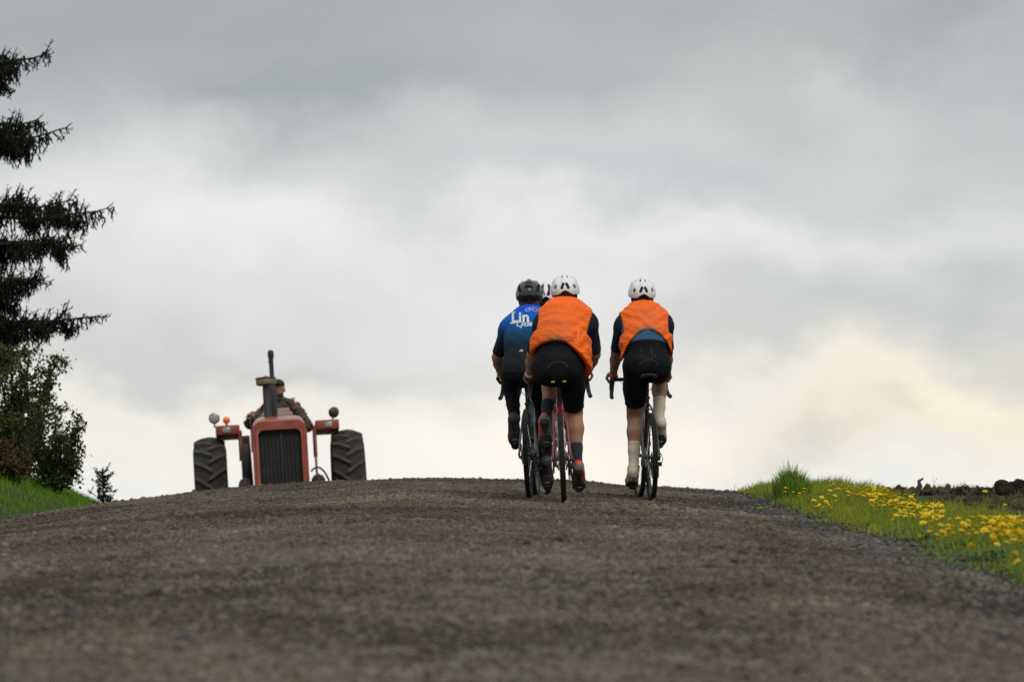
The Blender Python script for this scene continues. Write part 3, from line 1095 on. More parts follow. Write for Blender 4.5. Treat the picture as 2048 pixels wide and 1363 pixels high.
def make_helmet(parent, H, tilt, mats, style):
    """vented helmet shell over a dark liner"""
    Rm = np.array(Euler((tilt, 0, 0)).to_matrix(), np.float32)
    C0 = np.array(H, np.float32) + Rm @ np.array((0, 0.0, 0.028), np.float32)
    def loc(P):
        return (P - C0) @ Rm
    def shell(P, out):
        q = loc(P)
        y = q[:, 1]
        rr = np.array((0.103, 0.138, 0.112), np.float32) * (1.06 if style == 'black' else 1.07) + out
        k0 = np.sqrt(((q / rr) ** 2).sum(1)) + 1e-6
        k1 = np.sqrt(((q / (rr * rr)) ** 2).sum(1)) + 1e-6
        return k0 * (k0 - 1) / k1
    def vents(P):
        q = loc(P)
        q = q / (np.sqrt(((q / np.array((0.103, 0.138, 0.112), np.float32)) ** 2).sum(1)) + 1e-4)[:, None]
        d = np.full(len(P), 1.0, np.float32)
        L = []
        if style == 'white':
            for s in (-1, 1):
                # rear pair, side pair, rows over the crown
                L += [((0.013 * s, -0.118, 0.056), (0.024 * s, -0.127, 0.030), 0.0115), ((0.066 * s, -0.095, 0.038), (0.071 * s, -0.090, 0.024), 0.0115)]
                L += [((0.020 * s, -0.060, 0.100), (0.018 * s, -0.030, 0.109), 0.0065), ((0.056 * s, -0.035, 0.090), (0.05 * s, -0.005, 0.095), 0.0065)]
                L += [((0.022 * s, 0.0, 0.112), (0.024 * s, 0.09, 0.085), 0.010), ((0.062 * s, 0.02, 0.085), (0.060 * s, 0.085, 0.06), 0.010), ((0.092 * s, -0.02, 0.04), (0.085 * s, 0.06, 0.035), 0.009)]
        elif style == 'black':
            for s in (-1, 1):
                L += [((0.060 * s, -0.100, 0.030), (0.072 * s, -0.062, 0.060), 0.012), ((0.092 * s, -0.055, 0.01), (0.094 * s, 0.02, 0.04), 0.011)]
                L += [((0.022 * s, -0.02, 0.112), (0.024 * s, 0.09, 0.085), 0.011), ((0.062 * s, -0.02, 0.09), (0.060 * s, 0.085, 0.06), 0.010)]
            L += [((-0.022, -0.112, 0.062), (0.022, -0.112, 0.062), 0.011), ((-0.03, -0.08, 0.092), (0.03, -0.08, 0.092), 0.008)]
        else:
            for s in (-1, 1):
                L += [((0.020 * s, -0.128, 0.030), (0.026 * s, -0.055, 0.102), 0.013), ((0.056 * s, -0.112, 0.018), (0.062 * s, -0.04, 0.088), 0.013), ((0.088 * s, -0.075, 0.012), (0.092 * s, 0.02, 0.05), 0.012), ((0.022 * s, 0.0, 0.11), (0.024 * s, 0.09, 0.085), 0.011)]
        for a, b, r in L:
            a, b = np.array(a, np.float32), np.array(b, np.float32)
            t = np.clip(((q - a) @ (b - a)) / ((b - a) @ (b - a)), 0, 1)
            D = q - a - t[:, None] * (b - a)
            d = np.minimum(d, np.sqrt((D * D).sum(1)) - r)
        return d
    def f(P):
        q = loc(P)
        d = shell(P, 0.0)
        # ridges running back over the crown
        d = d - 0.0035 * np.cos(q[:, 0] * 88) * np.clip(q[:, 2] * 14, 0, 1)
        d = np.maximum(d, -(shell(P, -0.020)))
        # lower edge: high over the nape in the middle, low behind the ears, rising to the brow
        edge = -0.028 + 0.040 * np.exp(-(q[:, 0] / 0.042) ** 2) * (q[:, 1] < 0) * np.clip(-q[:, 1] * 12, 0, 1) + 0.030 * np.clip((q[:, 1] - 0.02) * 9, 0, 1)
        if style == 'black':
            edge = edge - 0.014
        d = np.maximum(d, edge - q[:, 2])
        return np.maximum(d, -vents(P))
    lo, hi = C0 - 0.19, C0 + 0.19
    h = solid('helmet', f, lo, hi, 0.0042, mats[0], parent, 1)
    def g(P):
        q = loc(P)
        d = np.maximum(shell(P, -0.013), -(shell(P, -0.024)))
        edge = -0.024 + 0.034 * np.exp(-(q[:, 0] / 0.042) ** 2) * (q[:, 1] < 0) * np.clip(-q[:, 1] * 12, 0, 1) + 0.030 * np.clip((q[:, 1] - 0.02) * 9, 0, 1)
        return np.maximum(d, edge - q[:, 2])
    solid('liner', g, lo, hi, 0.0055, M_foam, h, 1)
    W = lambda x, y, z: Vector((C0 + Rm @ np.array((x, y, z), np.float32)).tolist())
    st = MB()
    for s in (-1, 1):
        st.tube([W(0.082 * s, -0.055, -0.015), W(0.084 * s, -0.01, -0.08), W(0.05 * s, 0.05, -0.145), W(0, 0.06, -0.155)], 0.0045, 6, squash=((1, 0, 0), 0.4))
        st.tube([W(0.086 * s, 0.05, 0.0), W(0.084 * s, -0.01, -0.08)], 0.0045, 6, squash=((1, 0, 0), 0.4))
    st.tube([W(-0.075, -0.075, -0.035), W(-0.04, -0.104, -0.040), W(0, -0.112, -0.040), W(0.04, -0.104, -0.040), W(0.075, -0.075, -0.035)], 0.008, 8, squash=((0, 1, 0), 0.5))
    st.build('strap', M_strap, h)
    dl = MB()
    dl.lathe(W(0, -0.108, -0.040), Rm @ np.array((0, -1, 0)), [(0.015, 0), (0.016, 0.006), (0.012, 0.010)], 16)
    dl.build('adjuster_dial', mats[1], h)
    if len(mats) > 2:
        b = MB()
        b.rbox(W(-0.062, -0.101, 0.008), (0.010, 0.010, 0.010), 0.002)
        b.build('badge', mats[2], h)
    return h


def make_rider(label, bike, cfg):
    """a cyclist in the frame of the bicycle (x right, y forward, z up)"""
    root = empty('person', bike.location, bike.rotation_euler)
    tag(root, label, 'person', 'cyclists riding away up the road')
    hs = cfg['saddle']
    by, bz = cfg['bar']
    S = Vector((cfg.get('sx', 0.0), cfg['sy'], cfg['sz']))
    Pv = Vector((0, 0.235, hs + 0.085))
    tr = (S - Pv).normalized()
    un = Vector((0, tr.z, -tr.y))                    # towards the chest
    mid = Pv.lerp(S, 0.5) - un * 0.025
    shw = cfg.get('shw', 0.165)
    k = cfg.get('bulk', 1.0)
    torso = [ell(Pv, (0.158 * k, 0.118, 0.125), 0.05), ell((-0.076, 0.205, hs + 0.062), (0.088 * k, 0.088, 0.092), 0.05), ell((0.076, 0.205, hs + 0.062), (0.088 * k, 0.088, 0.092), 0.05),
             cap(Pv, mid, 0.142 * k, 0.150 * k, 0.06, un, 0.78), cap(mid, Pv.lerp(S, 0.84), 0.155 * k, 0.165 * k, 0.05, un, 0.74),
             cap(S + Vector((-shw * 0.85, 0, -0.040)), S + Vector((0, 0, -0.01)), 0.062, 0.085, 0.05), cap(S + Vector((shw * 0.85, 0, -0.040)), S + Vector((0, 0, -0.01)), 0.062, 0.085, 0.05),
             cap(S + Vector((-0.045, 0.01, 0.030)), S + Vector((0.045, 0.01, 0.030)), 0.050, 0.050, 0.06)]
    H = S + Vector((cfg.get('hx', 0.0), cfg.get('hy', 0.135), cfg['hz']))
    neck = [cap(S + tr * 0.01, H + Vector((0, -0.01, -0.05)), 0.062, 0.055, 0.03)]
    groups = {'torso': torso, 'neck': neck}
    joints = {}
    for s, nm in ((-1, 'L'), (1, 'R')):
        th = cfg['crank'] if s > 0 else cfg['crank'] + math.pi
        pd = BB + Vector((0.118 * s, math.sin(th) * CR, -math.cos(th) * CR))
        ph = cfg['toe' + nm]
        fd = Vector((0, math.cos(ph), -math.sin(ph)))
        fu = Vector((0, math.sin(ph), math.cos(ph)))
        ball = pd + fu * 0.040
        heel = ball - fd * 0.165 + fu * 0.012
        toe = ball + fd * 0.075
        ankle = heel + fd * 0.045 + fu * 0.075 + Vector((-0.008 * s, 0, 0))
        hip = Vector((0.086 * s, 0.255, hs + 0.05))
        knee = ik(hip, ankle, 0.43, 0.425, (cfg['knee' + nm] * s, 1, 0.35))
        ax = (ankle - knee).normalized()
        back = Vector((0, -1, 0)) - ax * Vector((0, -1, 0)).dot(ax)
        calf = knee.lerp(ankle, 0.32) + back * 0.020
        groups['thigh' + nm] = [cap(hip, knee, 0.097 * k, 0.062, 0.03), ell(hip.lerp(knee, 0.45) + Vector((0, 0.01, 0.015)), (0.078 * k, 0.09, 0.085), 0.05)]
        groups['calf' + nm] = [cap(knee, calf, 0.056, 0.060 * k, 0.02), cap(calf, knee.lerp(ankle, 0.68) + back * 0.006, 0.060 * k, 0.042, 0.02), cap(knee.lerp(ankle, 0.68) + back * 0.006, ankle, 0.042, 0.036, 0.02), cap(ankle, heel + fu * 0.01, 0.036, 0.03, 0.02), cap(heel + fu * 0.015, ball + fu * 0.01, 0.03, 0.03, 0.02)]
        sh = S + Vector((shw * s, 0.01, -0.062))
        grip = Vector((0.212 * s, by + 0.10, bz + 0.010))
        wrist = grip + Vector((0.006 * s, -0.115, 0.022))
        elbow = ik(sh, wrist, 0.283, 0.252, (cfg['elbow' + nm] * s, -0.25, -0.25))
        groups['uarm' + nm] = [cap(sh, elbow, 0.052 * k, 0.041, 0.03), ell(sh.lerp(elbow, 0.08), (0.056 * k, 0.058, 0.062), 0.03)]
        groups['farm' + nm] = [cap(elbow, elbow.lerp(wrist, 0.35), 0.043, 0.042, 0.02), cap(elbow.lerp(wrist, 0.35), wrist, 0.042, 0.027, 0.02)]
        joints[nm] = dict(hip=hip, knee=knee, ankle=ankle, heel=heel, ball=ball, toe=toe, fd=fd, fu=fu, sh=sh, elbow=elbow, wrist=wrist, grip=grip, s=s, calf=calf)
    allb = torso + neck
    for nm in 'LR':
        for g in ('thigh', 'calf', 'uarm', 'farm'):
            allb = allb + groups[g + nm]
    hp, q = head_prims(H, cfg.get('tilt', 0.12))
    sets = [(allb, 0.010), (hp, 0.005)]
    for nm in 'LR':
        J = joints[nm]
        sets.append((hand_prims(J['grip'], J['s']), 0.0042))
    body = many('body', sets, cfg['skin'], root)
    # eyes and hair
    for s in (-1, 1):
        e = MB()
        e.lathe(Vector(q(0.032 * s, 0.070, -0.004).tolist()), (0, 1, 0), [(0.001, 0), (0.010, 0.004), (0.012, 0.011), (0.009, 0.018), (0.001, 0.021)], 12)
        e.build('eye', M_eye, root)
    hq = np.array(H, np.float32)
    hair = [ell(q(0, -0.022, 0.022), (0.081, 0.088, 0.088), 0.02), cap(q(-0.045, -0.062, -0.04), q(0.045, -0.062, -0.04), 0.034, 0.034, 0.03)]
    lo, hi = bounds(hair, 0.02)
    solid('hair', lambda P: field(P, hair), lo, hi, 0.007, cfg.get('hair', M_hair), root)
    # shorts or tights
    def plane(P, o, n):
        return (P - np.array(o, np.float32)) @ np.array(n, np.float32)
    waist = Pv + tr * cfg.get('waist', 0.14)
    leg_end = cfg.get('tights')
    def f_shorts(P):
        d = field(P, torso[:5])
        d = np.maximum(d, plane(P, waist, tr))
        for nm in 'LR':
            J = joints[nm]
            prs = groups['thigh' + nm] + (groups['calf' + nm][:3] if leg_end else [])
            t = field(P, prs)
            if leg_end:
                o = J['knee'].lerp(J['ankle'], 1.0)
                n = (J['ankle'] - J['knee']).normalized()
                near = np.sqrt(((P - np.array(J['ankle'], np.float32)) ** 2).sum(1)) < 0.15
                t = np.where(near, np.maximum(t, plane(P, o, n)), t)
            else:
                o = J['hip'].lerp(J['knee'], cfg['short' + nm])
                n = (J['knee'] - J['hip']).normalized()
                t = np.maximum(t, plane(P, o, n))
            d = smin(d, t, 0.03)
        # crease down the middle and soft folds in the stretch fabric
        crease = 0.003 * np.exp(-(P[:, 0] / 0.014) ** 2) * np.clip((0.25 - P[:, 1]) * 12, 0, 1)
        fold = 0.0018 * np.sin(P[:, 2] * 120 + 14 * np.sin(P[:, 0] * 17)) * np.clip((hs + 0.02 - P[:, 2]) * 8, 0, 1)
        return d - 0.0085 + crease + fold
    pr = torso[:5] + groups['thighL'] + groups['thighR'] + (groups['calfL'] + groups['calfR'] if leg_end else [])
    lo, hi = bounds(pr, 0.03)
    shorts = solid('tights' if leg_end else 'shorts', f_shorts, lo, hi, 0.0085, cfg['shorts'], root)
    bv = bvh_of(shorts)
    # stitched seams of the seat pad
    zc = hs + 0.10
    def arc(w, hgt, z0, n=17):
        return [(w * math.sin(R(-80 + 160 * i / (n - 1))), 0.2, z0 + hgt * math.cos(R(-80 + 160 * i / (n - 1)))) for i in range(n)]
    for pts in ([arc(0.075, 0.055, hs + 0.055)] + ([arc(0.060, -0.035, hs + 0.155), [(-0.055, 0.2, hs + 0.165), (-0.05, 0.2, hs + 0.20)], [(0.03, 0.2, hs + 0.14), (0.022, 0.2, hs + 0.205)]] if cfg.get('pocket') else [])):
        m = MB()
        m.tube(drape(bv, pts, (0, 1, 0), 0.001), 0.0022, 5)
        m.build('seam', M_seam, shorts)
    # jersey with sleeves
    def f_jersey(P):
        d = field(P, torso)
        d = np.maximum(d, -plane(P, Pv + tr * cfg.get('jhem', 0.09), tr))
        for nm in 'LR':
            J = joints[nm]
            t = field(P, groups['uarm' + nm])
            o = J['sh'].lerp(J['elbow'], cfg['sleeve'])
            t = np.maximum(t, plane(P, o, (J['elbow'] - J['sh']).normalized()))
            d = smin(d, t, 0.035)
        s_ = P @ np.array(tr, np.float32)
        d = d - 0.0013 * np.sin(s_ * 70 + 5 * np.sin(P[:, 0] * 16))
        return d - 0.013
    pr = torso + groups['uarmL'] + groups['uarmR']
    lo, hi = bounds(pr, 0.04)
    jersey = solid('jersey', f_jersey, lo, hi, 0.0085, cfg['jersey'], root)
    if cfg.get('band'):
        def f_band(P):
            d = field(P, torso[:5]) - 0.0165
            d = np.maximum(d, -plane(P, Pv + tr * cfg['band'][0], tr))
            return np.maximum(d, plane(P, Pv + tr * cfg['band'][1], tr))
        lo, hi = bounds(torso[:5], 0.04)
        solid('jersey_hem', f_band, lo, hi, 0.008, M_blueband, jersey)
    col = MB()
    cpts = []
    for i in range(24):
        g = 2 * math.pi * i / 24
        cpts.append(S + Vector((0.068 * math.cos(g), 0.045 + 0.075 * math.sin(g), 0.055 + 0.012 * math.sin(g) * -1)))
    col.tube(cpts, 0.016, 8, closed=True, squash=((0, 0, 1), 1.5))
    col.build('collar', cfg.get('collar', cfg['jersey']), jersey)
    if cfg.get('vest'):
        v = cfg['vest']
        tn, unn = np.array(tr, np.float32), np.array(un, np.float32)
        Pn = np.array(Pv, np.float32)
        def f_vest(P):
            q = P - Pn
            s_ = q @ tn
            t_ = q @ unn
            x = P[:, 0] - S.x * np.clip(s_ / (S - Pv).length, 0, 1)
            d = field(P, torso)
            low = np.clip((0.24 - s_) * 5, 0, 1)
            puff = v['puff'] * (0.35 + 0.65 * np.exp(-((s_ - v['puff_at']) / 0.10) ** 2)) + v['flare'] * low
            puff = puff + v.get('bag', 0.0) * np.clip((x - 0.06) * 8, 0, 1) * np.clip((0.20 - s_) * 6, 0, 1)
            wr = 0.0052 * np.sin(s_ * 46 + 6 * np.sin(x * 8 + v['seed']) + 2 * np.sin(x * 19)) * np.exp(-((s_ - 0.22) / 0.16) ** 2)
            wr += 0.0032 * np.sin(x * 75 + 5 * np.sin(s_ * 25 + v['seed'])) * np.clip((0.22 - s_) * 6, 0, 1)
            wr += 0.0022 * np.sin(s_ * 80 - 30 * np.abs(x) + 5 * np.sin(x * 10 + 2 * v['seed']))
            d = d - 0.020 - puff + wr
            hem = v['hem'] - v['hem_side'] * (np.abs(x) / 0.17) ** 2 - v.get('hem_right', 0) * np.clip((x - 0.05) / 0.13, 0, 1.3) - 0.10 * np.clip(t_ + 0.02, 0, 0.3)
            d = np.maximum(d, hem - s_)
            # arm holes
            ah = v.get('arm', 0.165) + 0.012 * np.cos(s_ * 12)
            d = np.where(s_ > 0.22, np.maximum(d, np.abs(x) - ah), d)
            body_ = field(P, torso) - 0.0135
            return np.maximum(d, -np.where(s_ < v['hem'] + 0.06, body_, 1.0)) if v.get('hollow', True) else d
        lo, hi = bounds(torso, 0.09)
        ve = solid('vest', f_vest, lo, hi, 0.0075, M_vest, root)
        me = ve.data
        co = np.empty(len(me.vertices) * 3, np.float32)
        me.vertices.foreach_get('co', co)
        co = co.reshape(-1, 3)
        s_ = (co - Pn) @ tn
        mud = np.exp(-(co[:, 0] / v['mud'][0]) ** 2 - ((s_ - v['hem'] - v['mud'][2]) / v['mud'][1]) ** 2) * v['mud'][3]
        mud += 0.35 * np.exp(-(co[:, 0] / 0.11) ** 2 - ((s_ - v['hem'] - 0.12) / 0.10) ** 2)
        a = me.color_attributes.new('Col', 'FLOAT_COLOR', 'POINT')
        c4 = np.ones((len(co), 4), np.float32)
        c4[:, :3] = np.clip(mud, 0, 1)[:, None]
        a.data.foreach_set('color', c4.ravel())
        bvv = bvh_of(ve)
        if v.get('piping'):
            m = MB()
            m.tube(drape(bvv, v['piping'], (0, 1, 0), 0.001), 0.004, 6)
            m.build('piping', mat('pale_orange_piping', (0.95, 0.35, 0.16), 0.5), ve)
        # yoke and hem seams
        for sv, hw in ((0.36, 0.150), (v['hem'] + 0.035, 0.13)):
            c0 = Pv + tr * sv
            m = MB()
            m.tube(drape(bvv, [(S.x * min(sv / (S - Pv).length, 1) + hw * (k / 12 - 1), 0, c0.z - 0.02 * (k / 12 - 1) ** 2) for k in range(25)], (0, 1, 0), 0.0005), 0.0022, 5)
            m.build('seam', M_vest_plain, ve)
        cl = MB()
        cl.tube([p + Vector((0, -0.004, 0.006)) for p in cpts], 0.017, 8, closed=True, squash=((0, 0, 1), 1.6))
        cl.build('vest_collar', M_vest_plain, ve)
    # socks and shoes
    for nm in 'LR':
        J = joints[nm]
        if True:
            o = J['knee'].lerp(J['ankle'], cfg['sock'] if not leg_end else 0.9)
            n = (J['knee'] - J['ankle']).normalized()
            pr = groups['calf' + nm]
            lo, hi = bounds(pr, 0.03)
            solid('sock', lambda P: np.maximum(field(P, pr), plane(P, o, n)) - 0.0028, lo, hi, 0.006, cfg['sockm'], root)
        fd, fu, heel, ball, toe = J['fd'], J['fu'], J['heel'], J['ball'], J['toe']
        fun = np.array(fu, np.float32)
        sp = [cap(heel + fu * 0.022, ball + fu * 0.012, 0.036, 0.044, 0.02, fu, 0.80), cap(ball + fu * 0.012, toe + fu * 0.002, 0.044, 0.030, 0.02, fu, 0.66),
              cap(heel + fu * 0.02, heel + fd * 0.022 + fu * 0.070, 0.034, 0.038, 0.02), cap(heel + fd * 0.04 + fu * 0.05, ball + fu * 0.018, 0.036, 0.034, 0.03)]
        lo, hi = bounds(sp, 0.02)
        solp = np.array(ball - fu * 0.016, np.float32)
        shoe = solid('shoe', lambda P: np.maximum(field(P, sp), -((P - solp) @ fun)) - 0.002, lo, hi, 0.0055, cfg['shoe'], root)
        so = [cap(heel.lerp(ball, 0.72) - fu * 0.012, ball - fu * 0.014, 0.034, 0.040, 0.02, fu, 0.42), cap(ball - fu * 0.014, toe - fu * 0.010, 0.040, 0.026, 0.02, fu, 0.42)]
        lo, hi = bounds(so, 0.02)
        sole = solid('sole', lambda P: field(P, so), lo, hi, 0.0055, M_sole, shoe)
        hpd = [cap(heel - fu * 0.004, heel + fd * 0.035 - fu * 0.006, 0.027, 0.030, 0.02, fu, 0.42)]
        lo, hi = bounds(hpd, 0.02)
        solid('heel_pad', lambda P: field(P, hpd), lo, hi, 0.0055, M_sole, shoe)
        if cfg.get('shoe_accent'):
            ac = [cap(heel - fd * 0.014 + fu * 0.050, heel - fd * 0.012 + fu * 0.066, 0.026, 0.024, 0.01), cap(heel + Vector((0.030 * J['s'], 0, 0)) + fu * 0.012, ball + Vector((0.032 * J['s'], 0, 0)) + fu * 0.008, 0.017, 0.019, 0.01)]
            lo, hi = bounds(ac, 0.02)
            solid('heel_patch', lambda P: field(P, ac), lo, hi, 0.005, cfg['shoe_accent'], shoe)
        m = MB()
        c = ball - fu * 0.036
        Mx = Matrix((Vector((1, 0, 0)), fd, fu)).transposed()
        m.add([Mx @ Vector(p) + c for p in [(x, y, z) for x in (-0.016, 0.016) for y in (-0.022, 0.022) for z in (-0.005, 0.008)]], [(0, 1, 3, 2), (4, 6, 7, 5), (0, 4, 5, 1), (2, 3, 7, 6), (0, 2, 6, 4), (1, 5, 7, 3)])
        m.build('cleat', M_steel, sole)
    # wrist things and gloves
    for side, kind, mm in cfg.get('wrist', []):
        J = joints[side]
        w, d = J['wrist'], (J['elbow'] - J['wrist']).normalized()
        m = MB()
        c = w + d * 0.022
        pr_ = [(0.0, -0.009), (0.0045, -0.007), (0.0045, 0.007), (0.0, 0.009)]
        m.ring(c, d, 0.0285, pr_, 28)
        m.build(kind, mm, root)
        if kind == 'glove_cuff':
            gp = hand_prims(J['grip'], J['s'])
            lo, hi = bounds(gp, 0.02)
            solid('glove', lambda P: field(P, gp) - 0.0025, lo, hi, 0.0048, M_sockblack, root)
    make_helmet(root, H, cfg.get('tilt', 0.12) + cfg.get('htilt', 0.0), cfg['helmet'], cfg['style'])
    return root, jersey


M_vest_plain = mat('orange_collar', (0.9, 0.16, 0.018), 0.55, 0.12, 14, 0.2, 40)


# ------------------------------------------------------------------ the four riders and their bicycles
def text_on(parent, body, txt, size, pos, shear, weight, name, spacing=1.0):
    cu = bpy.data.curves.new(name, 'FONT')
    cu.body = txt
    cu.size = size
    cu.shear = shear
    cu.offset = weight
    cu.space_character = spacing
    tmp = bpy.data.objects.new(name, cu)
    COL.objects.link(tmp)
    bpy.context.view_layer.update()
    me = bpy.data.meshes.new_from_object(tmp.evaluated_get(bpy.context.evaluated_depsgraph_get()))
    bpy.data.objects.remove(tmp)
    bm = bmesh.new()
    bm.from_mesh(me)
    bmesh.ops.subdivide_edges(bm, edges=[e for e in bm.edges if e.calc_length() > 0.012], cuts=2, use_grid_fill=True)
    bmesh.ops.triangulate(bm, faces=list(bm.faces))
    bv = bvh_of(body)
    for v in bm.verts:
        p = Vector((pos[0] + v.co.x, 0, pos[1] + v.co.y))
        v.co = drape(bv, [p], (0, 1, 0), 0.004)[0]
    bm.to_mesh(me)
    bm.free()
    me.materials.clear()
    return link(name, me, M_print, parent)


def riders():
    # right rider, orange vest, cream socks
    place, yaw, lean = (1.095, 44.5), R(4.2), R(-1.0)
    c = dict(saddle=0.995, bar=(0.815, 0.955), steer=R(2), crank=math.pi - 0.12, frame=M_darkframe, bottle=M_orangeplastic, bottle2=M_blackmetal, rear_light=False, seat_tube=0.56)
    b = make_bicycle('bicycle', 'dark grey road bicycle with orange bottle under the rider on the far right', place, yaw, lean, c)
    c.update(band=(0.125, 0.30), sy=0.43, sz=1.445, hz=0.165, hy=0.13, toeL=0.28, toeR=0.7, kneeL=-0.10, kneeR=0.12, elbowL=0.7, elbowR=0.3, skin=M_skin2, shorts=M_black, shortL=0.74, shortR=0.80,
             jersey=M_navy, sleeve=0.86, waist=0.17, jhem=0.13, collar=M_navy, sock=0.52, sockm=M_sockwhite, shoe=M_sockwhite, helmet=(M_white, M_foam, M_neon), style='white', htilt=0.06, pocket=True,
             vest=dict(puff=0.010, puff_at=0.22, flare=0.012, hem=0.205, hem_side=0.12, hem_right=-0.03, seed=1.0, arm=0.188, mud=(0.09, 0.028, 0.005, 1.1), piping=None),
             wrist=[('L', 'wrist_band', M_orangeplastic)], hair=M_hair)
    r, j = make_rider('cyclist in orange vest, black shorts and cream socks riding alone on the right', b, c)
    # middle rider, nearest, magenta bicycle
    place, yaw, lean = (0.385, 42.0), R(-0.6), R(-2.6)
    c = dict(saddle=0.945, bar=(0.80, 0.93), steer=R(0.5), crank=0.06, frame=M_pinkframe, fork=M_pinkframe, post=M_blackmetal, bottle=M_white, bottle2=M_white, rear_tabs=True, seat_tube=0.50)
    b2 = make_bicycle('bicycle', 'magenta red framed road bicycle nearest to the viewer with yellow saddle tabs', place, yaw, lean, c)
    c.update(sx=0.072, hx=0.008, sy=0.425, sz=1.40, hz=0.16, hy=0.13, toeL=0.95, toeR=0.55, kneeL=-0.15, kneeR=0.05, elbowL=0.25, elbowR=0.35, skin=M_skin, shorts=M_black, shortL=0.70, shortR=0.86, bulk=1.06, shw=0.168,
             jersey=M_navy, sleeve=0.88, waist=0.16, jhem=0.12, sock=0.60, sockm=M_sockblack, shoe=M_shoegrey, shoe_accent=M_shoered, helmet=(M_white, M_foam, M_neon), style='white', htilt=0.0,
             vest=dict(puff=0.016, puff_at=0.19, flare=0.016, hem=0.115, hem_side=0.035, hem_right=0.045, bag=0.022, seed=2.3, arm=0.194, mud=(0.085, 0.022, 0.012, 1.0),
                       piping=[(0.152, 0.2, 1.21), (0.160, 0.2, 1.25), (0.165, 0.2, 1.285)]),
             wrist=[('L', 'wrist_band', M_white)], hair=M_hairbrown)
    make_rider('cyclist in baggy orange vest and red heeled shoes, nearest of the group', b2, c)
    # rider in the blue jersey
    place, yaw, lean = (0.135, 43.6), R(-3.2), R(-2.4)
    c = dict(saddle=0.925, bar=(0.79, 0.925), steer=R(-1.0), crank=0.10, frame=M_darkframe, bottle=M_blackmetal, bottle2=None, seat_tube=0.48)
    b3 = make_bicycle('bicycle', 'black road bicycle under the rider in the blue jersey', place, yaw, lean, c)
    c.update(sx=0.042, sy=0.40, sz=1.375, hz=0.175, hy=0.13, toeL=0.95, toeR=0.85, kneeL=0.15, kneeR=0.08, elbowL=0.5, elbowR=0.4, skin=M_skin, shorts=M_black, tights=True, bulk=0.99, shw=0.172,
             jersey=fade_material(1.10, 1.47), sleeve=0.80, waist=0.02, jhem=-0.085, sock=0.6, sockm=M_sockblack, shoe=M_shoeblack, helmet=(mat('glossy_black_helmet', (0.012, 0.012, 0.016), 0.22, 0.1, 8, coat=0.5), M_foam), style='black', htilt=-0.05,
             wrist=[('L', 'glove_cuff', M_neon), ('R', 'glove_cuff', M_neon)], hair=M_hairbrown)
    r3, j3 = make_rider('cyclist in blue to black jersey with white lettering and black helmet', b3, c)
    text_on(r3, j3, 'Lin', 0.112, (-0.095, 1.362), 0.0, 0.0035, 'lettering', 1.05)
    text_on(r3, j3, 'Cyclery', 0.056, (-0.060, 1.328), 0.35, 0.0012, 'lettering', 0.95)
    bv = bvh_of(j3)
    m = MB()
    for i, (x, z, w, h) in enumerate(((-0.082, 1.352, 0.045, 0.010), (-0.078, 1.436, 0.034, 0.007))):
        p = drape(bv, [(x - w / 2, 0, z), (x + w / 2, 0, z), (x + w / 2, 0, z + h), (x - w / 2, 0, z + h)], (0, 1, 0), 0.0045)
        m = MB().add(p, [(0, 1, 2, 3)])
        m.build('lettering', M_print, r3)
    # small bicycle emblem over the lettering
    m = MB()
    for cx in (0.035, 0.088):
        m.tube(drape(bv, [(cx + 0.019 * math.cos(R(a)), 0, 1.452 + 0.012 * math.sin(R(a))) for a in range(0, 360, 24)], (0, 1, 0), 0.004), 0.0022, 5, closed=True)
    m.tube(drape(bv, [(0.035, 0, 1.453), (0.048, 0, 1.471), (0.078, 0, 1.473), (0.060, 0, 1.451), (0.048, 0, 1.471)], (0, 1, 0), 0.004), 0.0022, 5)
    m.build('emblem', M_print, r3)
    m = MB()
    for (x, z, w) in ((-0.018, 1.145, 0.016), (-0.020, 1.135, 0.030)):
        p = drape(bv, [(x - w / 2, 0, z), (x + w / 2, 0, z), (x + w / 2, 0, z + 0.006), (x - w / 2, 0, z + 0.006)], (0, 1, 0), 0.0045)
        m.add(p, [(0, 1, 2, 3)])
    m.build('pocket_mark', M_print, r3)
    # rider ahead, almost hidden
    place, yaw, lean = (0.285, 45.3), R(-0.6), R(-0.6)
    c = dict(saddle=0.945, bar=(0.80, 0.94), steer=R(0), crank=math.pi - 0.1, frame=M_whiteframe, bottle=M_blackmetal, bottle2=None, seat_tube=0.50)
    b4 = make_bicycle('bicycle', 'white framed road bicycle ahead, almost hidden behind the two left riders', place, yaw, lean, c)
    c.update(sy=0.43, sz=1.385, hz=0.185, hy=0.14, toeL=0.5, toeR=0.8, kneeL=-0.1, kneeR=0.05, elbowL=0.4, elbowR=0.4, skin=M_skin2, shorts=M_black, shortL=0.8, shortR=0.8, bulk=0.95, shw=0.165,
             jersey=M_navy, sleeve=0.85, waist=0.10, jhem=0.05, sock=0.62, sockm=M_sockblack, shoe=M_shoeblack, helmet=(M_white, M_foam), style='striped', htilt=0.0, hair=M_hair)
    make_rider('cyclist in white and black helmet riding ahead, almost hidden behind the others', b4, c)


riders()


# ------------------------------------------------------------------ ground, road, field
def grid_mesh(name, xs, ys, zf, smooth=True):
    X, Y = np.meshgrid(xs, ys, indexing='ij')
    Z = zf(X, Y)
    idx = np.arange(X.size).reshape(X.shape)
    F = np.stack([idx[:-1, :-1], idx[1:, :-1], idx[1:, 1:], idx[:-1, 1:]], -1).reshape(-1, 4)
    return fast_mesh(name, np.stack([X, Y, Z], -1).reshape(-1, 3), F, smooth)


